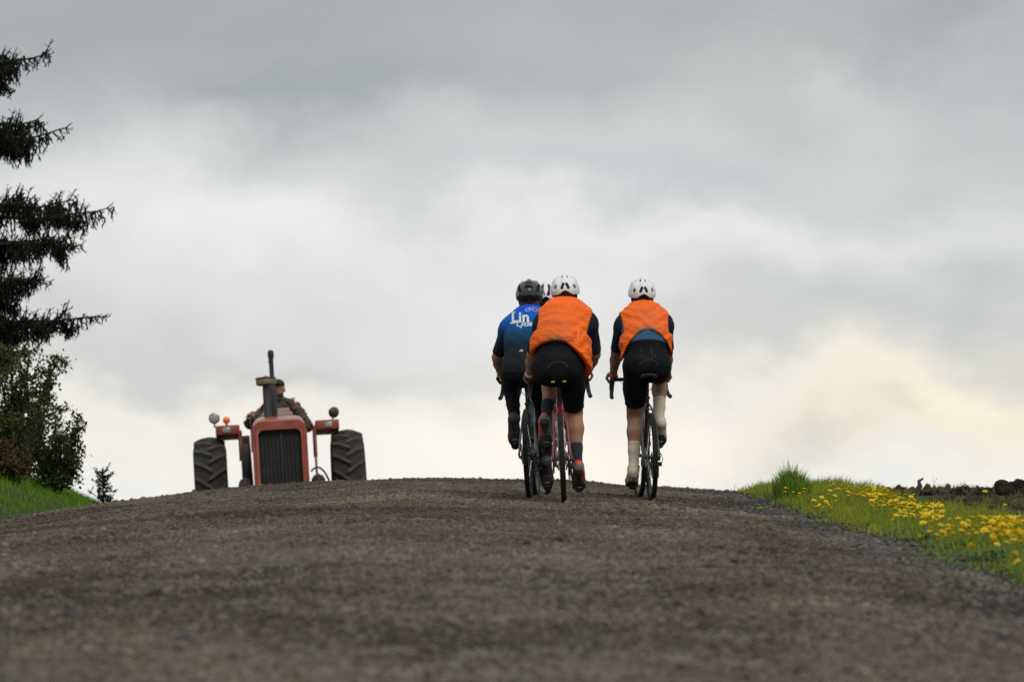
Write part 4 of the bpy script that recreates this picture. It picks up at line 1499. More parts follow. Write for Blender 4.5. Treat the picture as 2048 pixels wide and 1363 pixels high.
def earth_material(name, cols, scale, bump, dist, fine=70.0):
    m, nt, bs = principled(name)
    N, L = nt.nodes, nt.links
    tc = N.new('ShaderNodeTexCoord')
    nz = N.new('ShaderNodeTexNoise')
    nz.inputs['Scale'].default_value = scale
    nz.inputs['Detail'].default_value = 8
    nz.inputs['Roughness'].default_value = 0.68
    L.new(tc.outputs['Object'], nz.inputs['Vector'])
    rp = N.new('ShaderNodeValToRGB')
    e = rp.color_ramp.elements
    e[0].position, e[0].color = 0.30, (*cols[0], 1)
    e[1].position, e[1].color = 0.72, (*cols[2], 1)
    k = e.new(0.5)
    k.color = (*cols[1], 1)
    L.new(nz.outputs['Fac'], rp.inputs[0])
    vo = N.new('ShaderNodeTexVoronoi')
    vo.inputs['Scale'].default_value = fine
    L.new(tc.outputs['Object'], vo.inputs['Vector'])
    bw = N.new('ShaderNodeRGBToBW')
    L.new(vo.outputs['Color'], bw.inputs[0])
    mr = N.new('ShaderNodeMapRange')
    mr.inputs['To Min'].default_value = 0.55
    mr.inputs['To Max'].default_value = 1.5
    L.new(bw.outputs[0], mr.inputs['Value'])
    sc = N.new('ShaderNodeVectorMath')
    sc.operation = 'SCALE'
    L.new(rp.outputs[0], sc.inputs[0])
    L.new(mr.outputs[0], sc.inputs['Scale'])
    L.new(sc.outputs[0], bs.inputs['Base Color'])
    bs.inputs['Roughness'].default_value = 0.95
    bs.inputs['Specular IOR Level'].default_value = 0.2
    bp = N.new('ShaderNodeBump')
    bp.inputs['Strength'].default_value = bump
    bp.inputs['Distance'].default_value = dist
    L.new(vo.outputs['Distance'], bp.inputs['Height'])
    L.new(bp.outputs[0], bs.inputs['Normal'])
    return m


M_road = earth_material('packed_gravel', ((0.070, 0.058, 0.044), (0.115, 0.098, 0.074), (0.165, 0.142, 0.108)), 1.3, 0.7, 0.02, 55)
M_turf = earth_material('turf_soil', ((0.020, 0.024, 0.010), (0.030, 0.040, 0.014), (0.045, 0.055, 0.018)), 2.0, 0.5, 0.03, 40)
M_soil = earth_material('ploughed_soil', ((0.020, 0.014, 0.010), (0.036, 0.025, 0.017), (0.060, 0.042, 0.028)), 3.0, 0.9, 0.05, 30)


def stone_material(name, cols):
    m, nt, bs = principled(name)
    N, L = nt.nodes, nt.links
    oi = N.new('ShaderNodeObjectInfo')
    rp = N.new('ShaderNodeValToRGB')
    e = rp.color_ramp.elements
    e[0].position, e[0].color = 0.0, (*cols[0], 1)
    e[1].position, e[1].color = 1.0, (*cols[-1], 1)
    for i, c in enumerate(cols[1:-1]):
        k = e.new((i + 1) / (len(cols) - 1))
        k.color = (*c, 1)
    L.new(oi.outputs['Random'], rp.inputs[0])
    tc = N.new('ShaderNodeTexCoord')
    nz = N.new('ShaderNodeTexNoise')
    nz.inputs['Scale'].default_value = 2.5
    nz.inputs['Detail'].default_value = 4
    L.new(tc.outputs['Object'], nz.inputs['Vector'])
    # broad patches of dustier and damper gravel along the road
    n2 = N.new('ShaderNodeTexNoise')
    n2.inputs['Scale'].default_value = 1.0
    n2.inputs['Detail'].default_value = 4
    ge = N.new('ShaderNodeNewGeometry')
    mp = N.new('ShaderNodeMapping')
    mp.inputs['Scale'].default_value = (1.3, 0.20, 1.0)
    L.new(ge.outputs['Position'], mp.inputs[0])
    L.new(mp.outputs[0], n2.inputs['Vector'])
    ad = N.new('ShaderNodeMath')
    ad.operation = 'ADD'
    L.new(nz.outputs['Fac'], ad.inputs[0])
    L.new(n2.outputs['Fac'], ad.inputs[1])
    mr = N.new('ShaderNodeMapRange')
    mr.inputs['From Min'].default_value = 0.65
    mr.inputs['From Max'].default_value = 1.35
    mr.inputs['To Min'].default_value = 0.38
    mr.inputs['To Max'].default_value = 1.55
    L.new(ad.outputs[0], mr.inputs['Value'])
    # worn, dusty and loose stretches: large patches of their own
    n3 = N.new('ShaderNodeTexNoise')
    n3.inputs['Scale'].default_value = 0.42
    n3.inputs['Detail'].default_value = 5
    n3.inputs['Roughness'].default_value = 0.6
    L.new(ge.outputs['Position'], n3.inputs['Vector'])
    m3 = N.new('ShaderNodeMapRange')
    m3.inputs['From Min'].default_value = 0.36
    m3.inputs['From Max'].default_value = 0.62
    m3.inputs['To Min'].default_value = 0.58
    m3.inputs['To Max'].default_value = 1.30
    L.new(n3.outputs['Fac'], m3.inputs['Value'])
    mm = N.new('ShaderNodeMath')
    mm.operation = 'MULTIPLY'
    L.new(mr.outputs[0], mm.inputs[0])
    L.new(m3.outputs[0], mm.inputs[1])
    sc = N.new('ShaderNodeVectorMath')
    sc.operation = 'SCALE'
    L.new(rp.outputs[0], sc.inputs[0])
    L.new(mm.outputs[0], sc.inputs['Scale'])
    L.new(sc.outputs[0], bs.inputs['Base Color'])
    bs.inputs['Roughness'].default_value = 0.9
    bs.inputs['Specular IOR Level'].default_value = 0.25
    return m


M_stone = stone_material('gravel_stone', ((0.052, 0.041, 0.027), (0.090, 0.072, 0.047), (0.114, 0.092, 0.061), (0.076, 0.063, 0.045), (0.128, 0.104, 0.070), (0.070, 0.061, 0.047), (0.116, 0.085, 0.050), (0.17, 0.145, 0.104)))
M_slate = stone_material('dark_stone', ((0.034, 0.032, 0.031), (0.062, 0.060, 0.060), (0.100, 0.097, 0.096), (0.048, 0.044, 0.040)))
M_clod = stone_material('soil_clod', ((0.016, 0.011, 0.008), (0.034, 0.023, 0.016), (0.050, 0.035, 0.024), (0.024, 0.017, 0.012)))


def scatter_stones(name, P, S, mat_, rough=0.5):
    """many small stones, one object, as instances of six rough shapes on a cloud of points"""
    n = len(P)
    me = bpy.data.meshes.new(name)
    me.vertices.add(n)
    me.vertices.foreach_set('co', np.ascontiguousarray(P, np.float32).ravel())
    a = me.attributes.new('size', 'FLOAT_VECTOR', 'POINT')
    a.data.foreach_set('vector', np.ascontiguousarray(S, np.float32).ravel())
    a = me.attributes.new('turn', 'FLOAT_VECTOR', 'POINT')
    a.data.foreach_set('vector', (rng.random((n, 3)) * (0.7, 0.7, 6.28)).astype(np.float32).ravel())
    a = me.attributes.new('pick', 'INT', 'POINT')
    a.data.foreach_set('value', rng.integers(0, 6, n).astype(np.int32))
    me.materials.append(mat_)
    o = link(name, me)
    nt = bpy.data.node_groups.new(name + '_nodes', 'GeometryNodeTree')
    nt.interface.new_socket('Geometry', in_out='INPUT', socket_type='NodeSocketGeometry')
    nt.interface.new_socket('Geometry', in_out='OUTPUT', socket_type='NodeSocketGeometry')
    N, L = nt.nodes, nt.links
    gi, go = N.new('NodeGroupInput'), N.new('NodeGroupOutput')
    join = N.new('GeometryNodeGeometryToInstance')
    for i in range(6):
        ic = N.new('GeometryNodeMeshIcoSphere')
        ic.inputs['Subdivisions'].default_value = 2
        ic.inputs['Radius'].default_value = 1.0
        nz = N.new('ShaderNodeTexNoise')
        nz.noise_dimensions = '4D'
        nz.inputs['W'].default_value = i * 3.7
        nz.inputs['Scale'].default_value = 0.9
        nz.inputs['Detail'].default_value = 2.0
        sb = N.new('ShaderNodeVectorMath')
        sb.operation = 'SUBTRACT'
        L.new(nz.outputs['Color'], sb.inputs[0])
        sb.inputs[1].default_value = (0.5, 0.5, 0.5)
        sc = N.new('ShaderNodeVectorMath')
        sc.operation = 'SCALE'
        L.new(sb.outputs[0], sc.inputs[0])
        sc.inputs['Scale'].default_value = 2.6 * rough
        sp = N.new('GeometryNodeSetPosition')
        L.new(ic.outputs[0], sp.inputs['Geometry'])
        L.new(sc.outputs[0], sp.inputs['Offset'])
        sm = N.new('GeometryNodeSetMaterial')
        sm.inputs['Material'].default_value = mat_
        ss = N.new('GeometryNodeSetShadeSmooth')
        ss.inputs['Shade Smooth'].default_value = False
        L.new(sp.outputs[0], ss.inputs[0])
        L.new(ss.outputs[0], sm.inputs[0])
        L.new(sm.outputs[0], join.inputs[0])
    def attr(nm, t):
        q = N.new('GeometryNodeInputNamedAttribute')
        q.data_type = t
        q.inputs[0].default_value = nm
        return q.outputs[0]
    ip = N.new('GeometryNodeInstanceOnPoints')
    L.new(gi.outputs[0], ip.inputs['Points'])
    L.new(join.outputs[0], ip.inputs['Instance'])
    ip.inputs['Pick Instance'].default_value = True
    L.new(attr('pick', 'INT'), ip.inputs['Instance Index'])
    er = N.new('FunctionNodeEulerToRotation')
    L.new(attr('turn', 'FLOAT_VECTOR'), er.inputs[0])
    L.new(er.outputs[0], ip.inputs['Rotation'])
    L.new(attr('size', 'FLOAT_VECTOR'), ip.inputs['Scale'])
    L.new(ip.outputs[0], go.inputs[0])
    md = o.modifiers.new('scatter', 'NODES')
    md.node_group = nt
    return o


def build_ground():
    xs = np.concatenate([np.array([-900, -500, -250, -120, -60, -35, -22, -15, -11.]), np.arange(-8.5, 8.51, 0.17), np.array([11, 15, 22, 35, 60, 120, 250, 500, 900.])])
    ys = np.concatenate([np.array([-390, -250, -120, -60, -30, -10, 0, 6.]), np.arange(9, 82, 0.3), np.array([84, 88, 95, 105, 120, 150, 200, 300, 450, 650, 890.])])
    def zf(x, y):
        on = sstep((x - xl(y) - 0.02) / 0.25) * sstep((XR - 0.02 - x) / 0.25)
        return gz(x, y) - 0.07 * on
    tag(link('ground', grid_mesh('ground', xs, ys, zf), M_turf), kind='structure')
    xs = np.linspace(XL0 - 0.22, XR + 0.20, 92)
    ys = np.concatenate([np.arange(-60, 8, 1.0), np.arange(8, 62, 0.10), np.arange(62, 110, 0.5)])
    def zr(x, y):
        return gz(x, y) + 0.004 - (0.10 + 0.5 * np.clip(xl(y) - x - 0.15, 0, 1)) * sstep((xl(y) + 0.03 - x) / 0.22) - 0.10 * sstep((x - XR + 0.03) / 0.20) + 0.008 * vnoise(x * 22, y * 11, 5)
    tag(link('road', grid_mesh('road', xs, ys, zr), M_road), kind='structure')
    # loose gravel over the whole stretch in view
    n = 230000
    # stratified so that the stones are equally thick near and far
    y = np.sqrt(rng.random(n) * (58.0 ** 2 - 13.0 ** 2) + 13.0 ** 2)
    u = rng.random(n) * 2 - 1
    x = u * (0.094 * y + 0.45)
    edge = 0.16 * vnoise(y * 0.9, y * 0 + 3, 9) + 0.08 * vnoise(y * 3.1, y * 0 + 1, 10)
    ok = (x > xl(y) - 0.10 + edge) & (x < XR + 0.05 + edge + 0.40 * rng.random(n) ** 3)
    x, y = x[ok], y[ok]
    r = 0.0045 + 0.0075 * rng.random(len(x)) ** 2.4
    r = r * (1 + 0.9 * np.clip(vnoise(x * 1.1, y * 0.35, 51) + 0.6 * vnoise(x * 3.0, y * 1.2, 52), -0.25, 0.6))
    r = np.where(rng.random(len(x)) < 0.03, r * 1.9, r)
    # more and coarser loose stone away from the wheel tracks
    S = np.stack([r * (0.8 + 0.5 * rng.random(len(r))), r * (0.8 + 0.5 * rng.random(len(r))), r * (0.55 + 0.35 * rng.random(len(r)))], 1)
    z = gz(x, y) + 0.004 + r * 0.25
    dark = rng.random(len(x)) < 0.10 + 0.75 * np.exp(-((x - XR + 0.18) / 0.22) ** 2)
    P = np.stack([x, y, z], 1)
    tag(scatter_stones('gravel', P[~dark], S[~dark], M_stone), 'loose brown grey gravel covering the road', 'gravel', kind='stuff')
    tag(scatter_stones('slate_chippings', P[dark], S[dark], M_slate), 'darker grey chippings mixed into the gravel, thickest at the road edge', 'gravel', kind='stuff')
    # ploughed field on the right
    xs = np.concatenate([np.arange(3.0, 6.5, 0.06), np.arange(6.6, 14, 0.3)])
    ys = np.arange(24, 74, 0.09)
    def zs(x, y):
        b = gz(x, y) + 0.012
        w = sstep((x - 3.22 - 0.25 * vnoise(y * 0.8, y * 0, 21)) / 0.35)
        rough = 0.10 * np.abs(vnoise(x * 2.6, y * 1.5, 22)) + 0.09 * np.clip(vnoise(x * 5.5, y * 4.0, 23), 0, 1) + 0.05 * vnoise(x * 12, y * 9, 24)
        return b - 0.10 + w * (0.055 + rough * 0.8)
    tag(link('field', grid_mesh('field', xs, ys, zs, False), M_soil), kind='structure')
    n = 9000
    x = 3.05 + 3.2 * rng.random(n) ** 1.3
    y = 28 + 34 * rng.random(n)
    r = 0.008 + 0.030 * rng.random(n) ** 3
    S = np.stack([r * (0.8 + 0.6 * rng.random(n)), r * (0.8 + 0.6 * rng.random(n)), r * (0.6 + 0.4 * rng.random(n))], 1)
    tag(scatter_stones('soil_crumbs', np.stack([x, y, zs(x, y) + r * 0.3], 1), S, M_clod, 0.7), 'dark crumbs of turned soil on the ploughed field', 'soil', kind='stuff')
    return zs


field_z = build_ground()


def lump(name, pos, size, mat_, seed, label, cat, group):
    """one clod of earth: a knobbly solid"""
    r0 = np.random.default_rng(seed)
    P = [ell((0, 0, 0.25), (0.75, 0.6, 0.4), 0.3)]
    for i in range(9):
        a, b = r0.random() * 6.28, r0.random()
        P.append(ell((0.6 * math.cos(a) * b, 0.5 * math.sin(a) * b, 0.15 + 0.55 * r0.random()), tuple(0.16 + 0.24 * r0.random(3)), 0.12, tuple(r0.random(3) * 3)))
    lo, hi = bounds(P, 0.1)
    o = solid(name, lambda Q: field(Q, P) + 0.05 * np.sin(Q[:, 0] * 17 + seed) * np.sin(Q[:, 1] * 13) * np.sin(Q[:, 2] * 19 + seed), lo, hi, 0.075, mat_, None, 0)
    o.location = pos
    o.scale = size
    o.rotation_euler = (0, 0, seed * 1.3)
    return tag(o, label, cat, group)


M_earth = earth_material('earth_clod', ((0.014, 0.010, 0.007), (0.026, 0.018, 0.013), (0.045, 0.032, 0.022)), 5.0, 0.9, 0.05, 14)
clods = [(2026, 978, 51, 0.24, 0.20, 'largest dark clod of turned earth standing up at the right edge'), (1912, 975, 50, 0.11, 0.085, 'dark low earth clod left of the leaning stick on the skyline'),
         (1968, 978, 50, 0.12, 0.07, 'flat dark earth clod right of the leaning stick on the skyline'), (1850, 974, 50, 0.11, 0.065, 'earth clod beneath the upright dark stub on the skyline'),
         (1880, 1000, 40, 0.09, 0.05, 'dark earth clod just behind the dandelions, below the skyline'), (1960, 1000, 39, 0.11, 0.05, 'dark earth clod in front of the big one at the right edge'),
         (2020, 1020, 37, 0.12, 0.06, 'nearest dark earth clod, at the right edge above the dandelions')]
for i, (px, py, Y, sx, sz_, lb) in enumerate(clods):
    p = at(px, py, Y)
    z = float(field_z(np.array(p.x), np.array(p.y)))
    lump('earth_clod', (p.x, p.y, z - 0.02), (sx, sx, sz_), M_earth, 40 + i, lb, 'clod', 'clods on the ploughed field')

M_wood = mat('weathered_wood', (0.055, 0.042, 0.034), 0.9, 0.4, 12, 0.6, 40, stretch=(1, 1, 0.3))
def stick(name, pts, rad, label):
    m = MB().tube([Vector(p) for p in pts], rad, 7)
    o = m.build(name, M_wood)
    return tag(o, label, 'stick', 'dead sticks in the ploughed soil')
def on_field(px, Y):
    x = (px - 1024) / FPX * Y
    return Vector((x, Y, float(field_z(np.array(x), np.array(Y)))))
b = on_field(1833, 50)
stick('dead_stub', [b - Vector((0, 0, .03)), b + Vector((.01, 0, .06)), b + Vector((.03, 0, .09)), b + Vector((.02, 0, .13)), b + Vector((.06, .02, .155))], [.026, .028, .024, .016, .008], 'short dark upright stub on the skyline beside dry stalks')
b = on_field(1938, 50)
stick('dead_branch', [b - Vector((.02, 0, .02)), b + Vector((.03, 0, .035)), b + Vector((.085, 0, .085))], [.020, .022, .018], 'dark stick leaning right on the skyline between earth clods')
b = on_field(1872, 41)
stick('dead_branch', [b - Vector((.05, 0, .01)), b + Vector((.0, 0, .04)), b + Vector((.06, 0.03, .10))], [.012, .013, .008], 'dark stick leaning right in the soil just behind the dandelions')

# ------------------------------------------------------------------ grass
M_grass = mat('grass_blade', (0, 0, 0), 0.6, 0.15, 3.0, attr=True, trans=0.42, spec=0.3)


def blades(name, x, y, z, hgt, wid, cols, lean=0.45, droop=0.35):
    n = len(x)
    a = rng.random(n) * 6.283
    la = rng.random(n) * 6.283
    ln = lean * (0.25 + rng.random(n))
    dx, dy = np.cos(la) * ln, np.sin(la) * ln
    wx, wy = np.cos(a), np.sin(a)
    lv = np.array([0, 0.38, 0.74, 1.0])
    wv = np.array([1.0, 0.85, 0.55, 0.0])
    V = np.zeros((n, 7, 3), np.float32)
    k = 0
    for i in range(4):
        t = lv[i]
        cx = x + dx * hgt * t ** 1.8
        cy = y + dy * hgt * t ** 1.8
        cz = z - 0.012 + hgt * (t - droop * ln * t ** 3)
        w = wid * wv[i] * 0.5
        if i < 3:
            V[:, k] = np.stack([cx - wx * w, cy - wy * w, cz], 1)
            V[:, k + 1] = np.stack([cx + wx * w, cy + wy * w, cz], 1)
            k += 2
        else:
            V[:, k] = np.stack([cx, cy, cz], 1)
    T = np.array([(0, 1, 3), (0, 3, 2), (2, 3, 5), (2, 5, 4), (4, 5, 6)])
    F = (np.arange(n)[:, None, None] * 7 + T[None]).reshape(-1, 3)
    C = np.repeat(cols[:, None, :], 7, 1).reshape(-1, 3)
    return link(name, fast_mesh(name, V.reshape(-1, 3), F, True, C), M_grass)


def grass_cols(n, base, spread=0.35, dry=0.06):
    c = np.array(base)[None] * (1 + spread * (rng.random((n, 1)) - 0.5) * 2)
    c = c * (1 + 0.12 * (rng.random((n, 3)) - 0.5))
    d = rng.random(n) < dry
    c[d] = np.array((0.21, 0.17, 0.075)) * (0.7 + 0.6 * rng.random((d.sum(), 1)))
    return c


def build_grass():
    n = 150000
    y = 18 + 44 * rng.random(n)
    x = XR - 0.05 + (1.2 + 0.25 * vnoise(y * 1.1, y * 0, 31)) * rng.random(n)
    e = XR + 0.06 + 0.22 * vnoise(y * 0.9, y * 0 + 3, 9) + 0.14 * vnoise(y * 3.1, y * 0 + 1, 10)
    # thin out to the road, clumps
    cl = vnoise(x * 5, y * 3.2, 33) + 0.6 * vnoise(x * 11, y * 8, 34)
    keep = rng.random(n) < np.clip((x - e + 0.10) / 0.38, 0, 1) ** 1.5 * np.clip(0.65 + 1.1 * cl, 0.1, 1)
    x, y, cl = x[keep], y[keep], cl[keep]
    n = len(x)
    h = (0.035 + 0.105 * rng.random(n) ** 1.6) * (1 + 0.8 * cl) * (0.55 + 0.45 * np.clip((x - XR) / 0.35, 0, 1))
    w = 0.0045 + 0.0045 * rng.random(n)
    tag(blades('grass', x, y, gz(x, y), h, w, grass_cols(n, (0.240, 0.285, 0.020))), 'green verge grass between the gravel and the ploughed field', 'grass', kind='stuff')
    # tufts in the soil strip
    n = 26000
    y = 30 + 28 * rng.random(n)
    x = 3.1 + 1.9 * rng.random(n)
    keep = vnoise(x * 1.6, y * 0.9, 36) + 0.5 * vnoise(x * 4, y * 3, 37) > 0.0
    x, y = x[keep], y[keep]
    n = len(x)
    tag(blades('weeds', x, y, field_z(x, y), 0.03 + 0.06 * rng.random(n), 0.004 + 0.004 * rng.random(n), grass_cols(n, (0.130, 0.170, 0.022), dry=0.25)), 'sparse weeds and grass growing through the dark ploughed soil', 'weeds', kind='stuff')
    # left bank
    n = 70000
    y = 40 + 24 * rng.random(n)
    x = xl(y) + 0.1 - 2.6 * rng.random(n)
    e = xl(y) - 0.02 + 0.16 * vnoise(y * 0.9, y * 0 + 7, 41)
    cl = vnoise(x * 5, y * 3.2, 43) + 0.6 * vnoise(x * 11, y * 8, 44)
    keep = rng.random(n) < np.clip((e - x) / 0.15, 0, 1) * np.clip(0.75 + 1.0 * cl, 0.1, 1)
    x, y, cl = x[keep], y[keep], cl[keep]
    n = len(x)
    h = (0.05 + 0.06 * rng.random(n)) * (1 + 0.5 * cl) * (0.5 + 0.5 * np.clip((xl(y) - x) / 0.4, 0, 1))
    tag(blades('grass', x, y, gz(x, y), h, 0.0045 + 0.003 * rng.random(n), grass_cols(n, (0.125, 0.265, 0.012), dry=0.02)), 'bright green grass bank under the trees on the left', 'grass', kind='stuff')
    # the tall tuft at the end of the verge
    n = 1500
    p = on_verge(1583, 47.5)
    a, rr = rng.random(n) * 6.283, np.sqrt(rng.random(n))
    x, y = p.x + np.cos(a) * rr * 0.15, p.y + np.sin(a) * rr * 0.22
    h = (0.22 + 0.20 * rng.random(n)) * (1.1 - 0.5 * rr)
    tag(blades('grass_tuft', x, y, gz(x, y), h, 0.007 + 0.004 * rng.random(n), grass_cols(n, (0.160, 0.270, 0.022), dry=0.03), 0.30, 0.5), 'tall dense grass tuft standing up where the verge meets the skyline', 'grass tuft')
    n = 260
    p = on_verge(1545, 48.0)
    a, rr = rng.random(n) * 6.283, np.sqrt(rng.random(n))
    x, y = p.x + np.cos(a) * rr * 0.10, p.y + np.sin(a) * rr * 0.2
    tag(blades('grass_tuft', x, y, gz(x, y), 0.07 + 0.08 * rng.random(n), 0.005 + 0.003 * rng.random(n), grass_cols(n, (0.150, 0.230, 0.022), dry=0.05), 0.5, 0.5), 'low grass tuft at the left foot of the tall tuft', 'grass tuft')
    # thin dry stalks against the sky
    spots = [(1640, 48, .19, .08), (1655, 47, .12, .02), (1700, 48, .15, .05), (1712, 47, .17, .10), (1745, 47, .10, .03), (1783, 46, .12, .07), (1795, 46, .10, -.05), (1866, 46, .26, .0), (1872, 45, .17, .05), (1880, 45, .14, .07), (1852, 46, .12, -.04), (1905, 45, .09, .02)]
    for i, (px, Y, h, ln) in enumerate(spots):
        p = on_verge(px, Y)
        m = MB()
        pts = [p + Vector((ln * t * t, 0, h * t)) for t in (0, .3, .6, .85, 1)]
        m.tube(pts, [.0022, .0020, .0016, .0012, .0009], 5)
        for k in range(3 if i in (7, 8, 9) else 0):
            t = .45 + .16 * k
            q = p + Vector((ln * t * t, 0, h * t))
            m.tube([q, q + Vector((.02 * (-1) ** k, .004, .018)), q + Vector((.03 * (-1) ** k, .004, .04))], [.0014, .0012, .0026], 5)
        o = m.build('dry_stalk', M_straw)
        tag(o, 'thin dry grass stalk standing against the sky above the dandelions', 'stalk', 'dry stalks on the verge skyline')


def on_verge(px, Y):
    x = (px - 1024) / FPX * Y
    return Vector((x, Y, float(gz(np.array(x), np.array(Y)))))


M_straw = mat('straw', (0.16, 0.12, 0.06), 0.8, 0.3, 20)
build_grass()

# ------------------------------------------------------------------ dandelions
M_yellow = mat('dandelion_petals', (0.90, 0.68, 0.010), 0.7, 0.18, 60, trans=0.15)
M_stem = mat('dandelion_stem', (0.13, 0.17, 0.05), 0.6, 0.2, 30)
M_leaf = mat('dandelion_leaf', (0.11, 0.19, 0.025), 0.6, 0.25, 30, trans=0.35)


def dandelion_meshes():
    heads = []
    for v in range(3):
        V, F = [], []
        r0 = random.Random(v)
        for ring, (k, r1, up, w) in enumerate(((18, 0.019, 0.003, 0.0036), (15, 0.016, 0.007, 0.0034), (11, 0.011, 0.010, 0.0032), (7, 0.006, 0.012, 0.003))):
            for i in range(k):
                a = 6.283 * (i + 0.3 * r0.random()) / k + ring
                rr = r1 * (0.85 + 0.3 * r0.random())
                d, s = Vector((math.cos(a), math.sin(a), 0)), Vector((-math.sin(a), math.cos(a), 0))
                b = len(V)
                V += [d * 0.002 - s * w * .4 + Vector((0, 0, .002)), d * 0.002 + s * w * .4 + Vector((0, 0, .002)), d * rr + s * w * .5 + Vector((0, 0, up)), d * rr - s * w * .5 + Vector((0, 0, up))]
                F.append((b, b + 1, b + 2, b + 3))
        me = bpy.data.meshes.new('flower_head')
        me.from_pydata(V, [], F)
        me.materials.append(M_yellow)
        heads.append(me)
    st = MB().tube([(0, 0, 0), (0.004, 0.002, 0.4), (0, 0, 0.97), (0, 0, 1.0)], [0.0020, 0.0019, 0.0018, 0.0045], 6).mesh('stem')
    st.materials.append(M_stem)
    V, F = [], []
    for i in range(7):
        a = i * 0.9 + 0.3 * (i % 3)
        d, s = Vector((math.cos(a), math.sin(a), 0)), Vector((-math.sin(a), math.cos(a), 0))
        b = len(V)
        for j, (t, w) in enumerate(((0, .004), (.03, .012), (.045, .006), (.065, .016), (.08, .009), (.105, .018), (.13, .002))):
            q = d * t + Vector((0, 0, .045 * math.sin(t * 18)))
            V += [q - s * w * .5, q + s * w * .5]
            if j:
                F.append((b + 2 * j - 2, b + 2 * j - 1, b + 2 * j + 1, b + 2 * j))
    lf = bpy.data.meshes.new('leaf_rosette')
    lf.from_pydata(V, [], F)
    lf.materials.append(M_leaf)
    return heads, st, lf


def build_dandelions():
    heads, st, lf = dandelion_meshes()
    # photo regions (x0, x1, y0, y1, how many, which)
    reg = [(1692, 1775, 972, 992, 40, 'in the dense patch nearest the skyline'), (1735, 1830, 988, 1012, 46, 'in the dense patch nearest the skyline'), (1790, 1885, 1006, 1036, 52, 'in the middle patch of the verge'),
           (1568, 1608, 972, 994, 9, 'in the small row under the tall grass tuft'), (1625, 1680, 990, 1018, 11, 'in the loose row below the tall tuft on the verge'), (1655, 1690, 968, 982, 7, 'near the skyline right of the tall tuft'),
           (1840, 1965, 1034, 1076, 28, 'scattered in front of the middle patch'), (1965, 2046, 1034, 1068, 60, 'in the dense patch at the right edge'), (1985, 2046, 1060, 1090, 16, 'in the dense patch at the right edge')]
    lone = [(1943, 1092, 'standing alone in the grass below the right hand patch'), (2030, 1110, 'upper one of two low at the right edge'), (2036, 1124, 'lower one of two low at the right edge'), (1786, 1041, 'standing alone in the grass left of the middle patch'),
            (1521, 1016, 'lying low on the gravel edge, apart from the rest'), (2010, 1011, 'in the dark soil above the right hand patch'), (1970, 983, 'small one on the soil skyline at the right')]
    r0 = random.Random(4)
    todo = []
    for (x0, x1, y0, y1, n, w) in reg:
        mine = []
        for i in range(n):                       # spread evenly: best of a few tries
            best = max(((r0.uniform(x0, x1), r0.uniform(y0, y1)) for _ in range(6)), key=lambda c: min([(c[0] - q[0]) ** 2 + 4 * (c[1] - q[1]) ** 2 for q in mine] or [0]))
            mine.append(best)
            todo.append((*best, w, w))
    todo += [(px, py, w, None) for px, py, w in lone]
    for (px, py, w, g) in todo:
        hgt = r0.uniform(0.085, 0.15) if 'gravel' not in w else 0.03
        q = None
        for _ in range(4):                       # where the foot of the stem stands so that the head shows at the pixel
            d = 40.0 if q is None else q.y
            q = ground_at(px, py + hgt * FPX / d, 18, 62)
            if q is None:
                break
        if q is None:
            q = on_verge(px, 50)
        root = empty('dandelion', q, (0, 0, r0.uniform(0, 6.28)))
        tag(root, 'yellow dandelion ' + w, 'dandelion', 'dandelions on the verge')
        k = r0.uniform(0.8, 1.15)
        tl = (r0.uniform(-.5, .5), r0.uniform(-.5, .5), 0)
        s = link('stem', st, None, root)
        s.scale = (1, 1, hgt)
        h = link('flower_head', r0.choice(heads), None, root)
        h.location = (0, 0, hgt)
        h.scale = (k, k, k)
        h.rotation_euler = tl
        l = link('leaf_rosette', lf, None, root)
        l.scale = (k * .8, k * .8, k * .8)
        l.location = (0, 0, 0.005)


build_dandelions()

# ------------------------------------------------------------------ trees
M_bark = mat('spruce_bark', (0.045, 0.033, 0.025), 0.95, 0.4, 10, 0.8, 30, stretch=(1, 1, 0.3))
M_needle = mat('spruce_needles', (0, 0, 0), 0.7, 0.2, 4, attr=True, trans=0.15, spec=0.25)
M_foliage = mat('bush_leaves', (0, 0, 0), 0.6, 0.2, 4, attr=True, trans=0.35, spec=0.3)


class Needles:
    """thin needle triangles along twigs, gathered for one mesh"""
    def __init__(s):
        s.o, s.d, s.l, s.c, s.w = [], [], [], [], []

    def twig(s, pts, per=9, ln=0.020, col=(0.02, 0.035, 0.012), w=0.0035):
        pts = np.array([tuple(p) for p in pts], np.float32)
        for a, b in zip(pts[:-1], pts[1:]):
            t = rng.random((per, 1)).astype(np.float32)
            s.o.append(a + (b - a) * t)
            ax = (b - a) / (np.linalg.norm(b - a) + 1e-9)
            v = rng.normal(size=(per, 3)).astype(np.float32)
            v = v - (v @ ax)[:, None] * ax
            v /= np.linalg.norm(v, axis=1, keepdims=True) + 1e-6
            s.d.append((v * 0.8 + ax * 0.6).astype(np.float32))
            s.l.append((ln * (0.7 + 0.6 * rng.random(per))).astype(np.float32))
            s.w.append(np.full(per, w, np.float32))
            s.c.append(np.array(col, np.float32)[None] * (0.65 + 0.7 * rng.random((per, 1)).astype(np.float32)))

    def build(s, name, m, parent):
        o, d, l, c, w = (np.concatenate(q) for q in (s.o, s.d, s.l, s.c, s.w))
        sd_ = np.cross(d, rng.normal(size=d.shape).astype(np.float32))
        sd_ /= np.linalg.norm(sd_, axis=1, keepdims=True) + 1e-6
        V = np.stack([o - sd_ * w[:, None] * .5, o + sd_ * w[:, None] * .5, o + d * l[:, None]], 1).reshape(-1, 3)
        F = np.arange(len(V)).reshape(-1, 3)
        return link(name, fast_mesh(name, V, F, False, np.repeat(c, 3, 0)), m, parent)


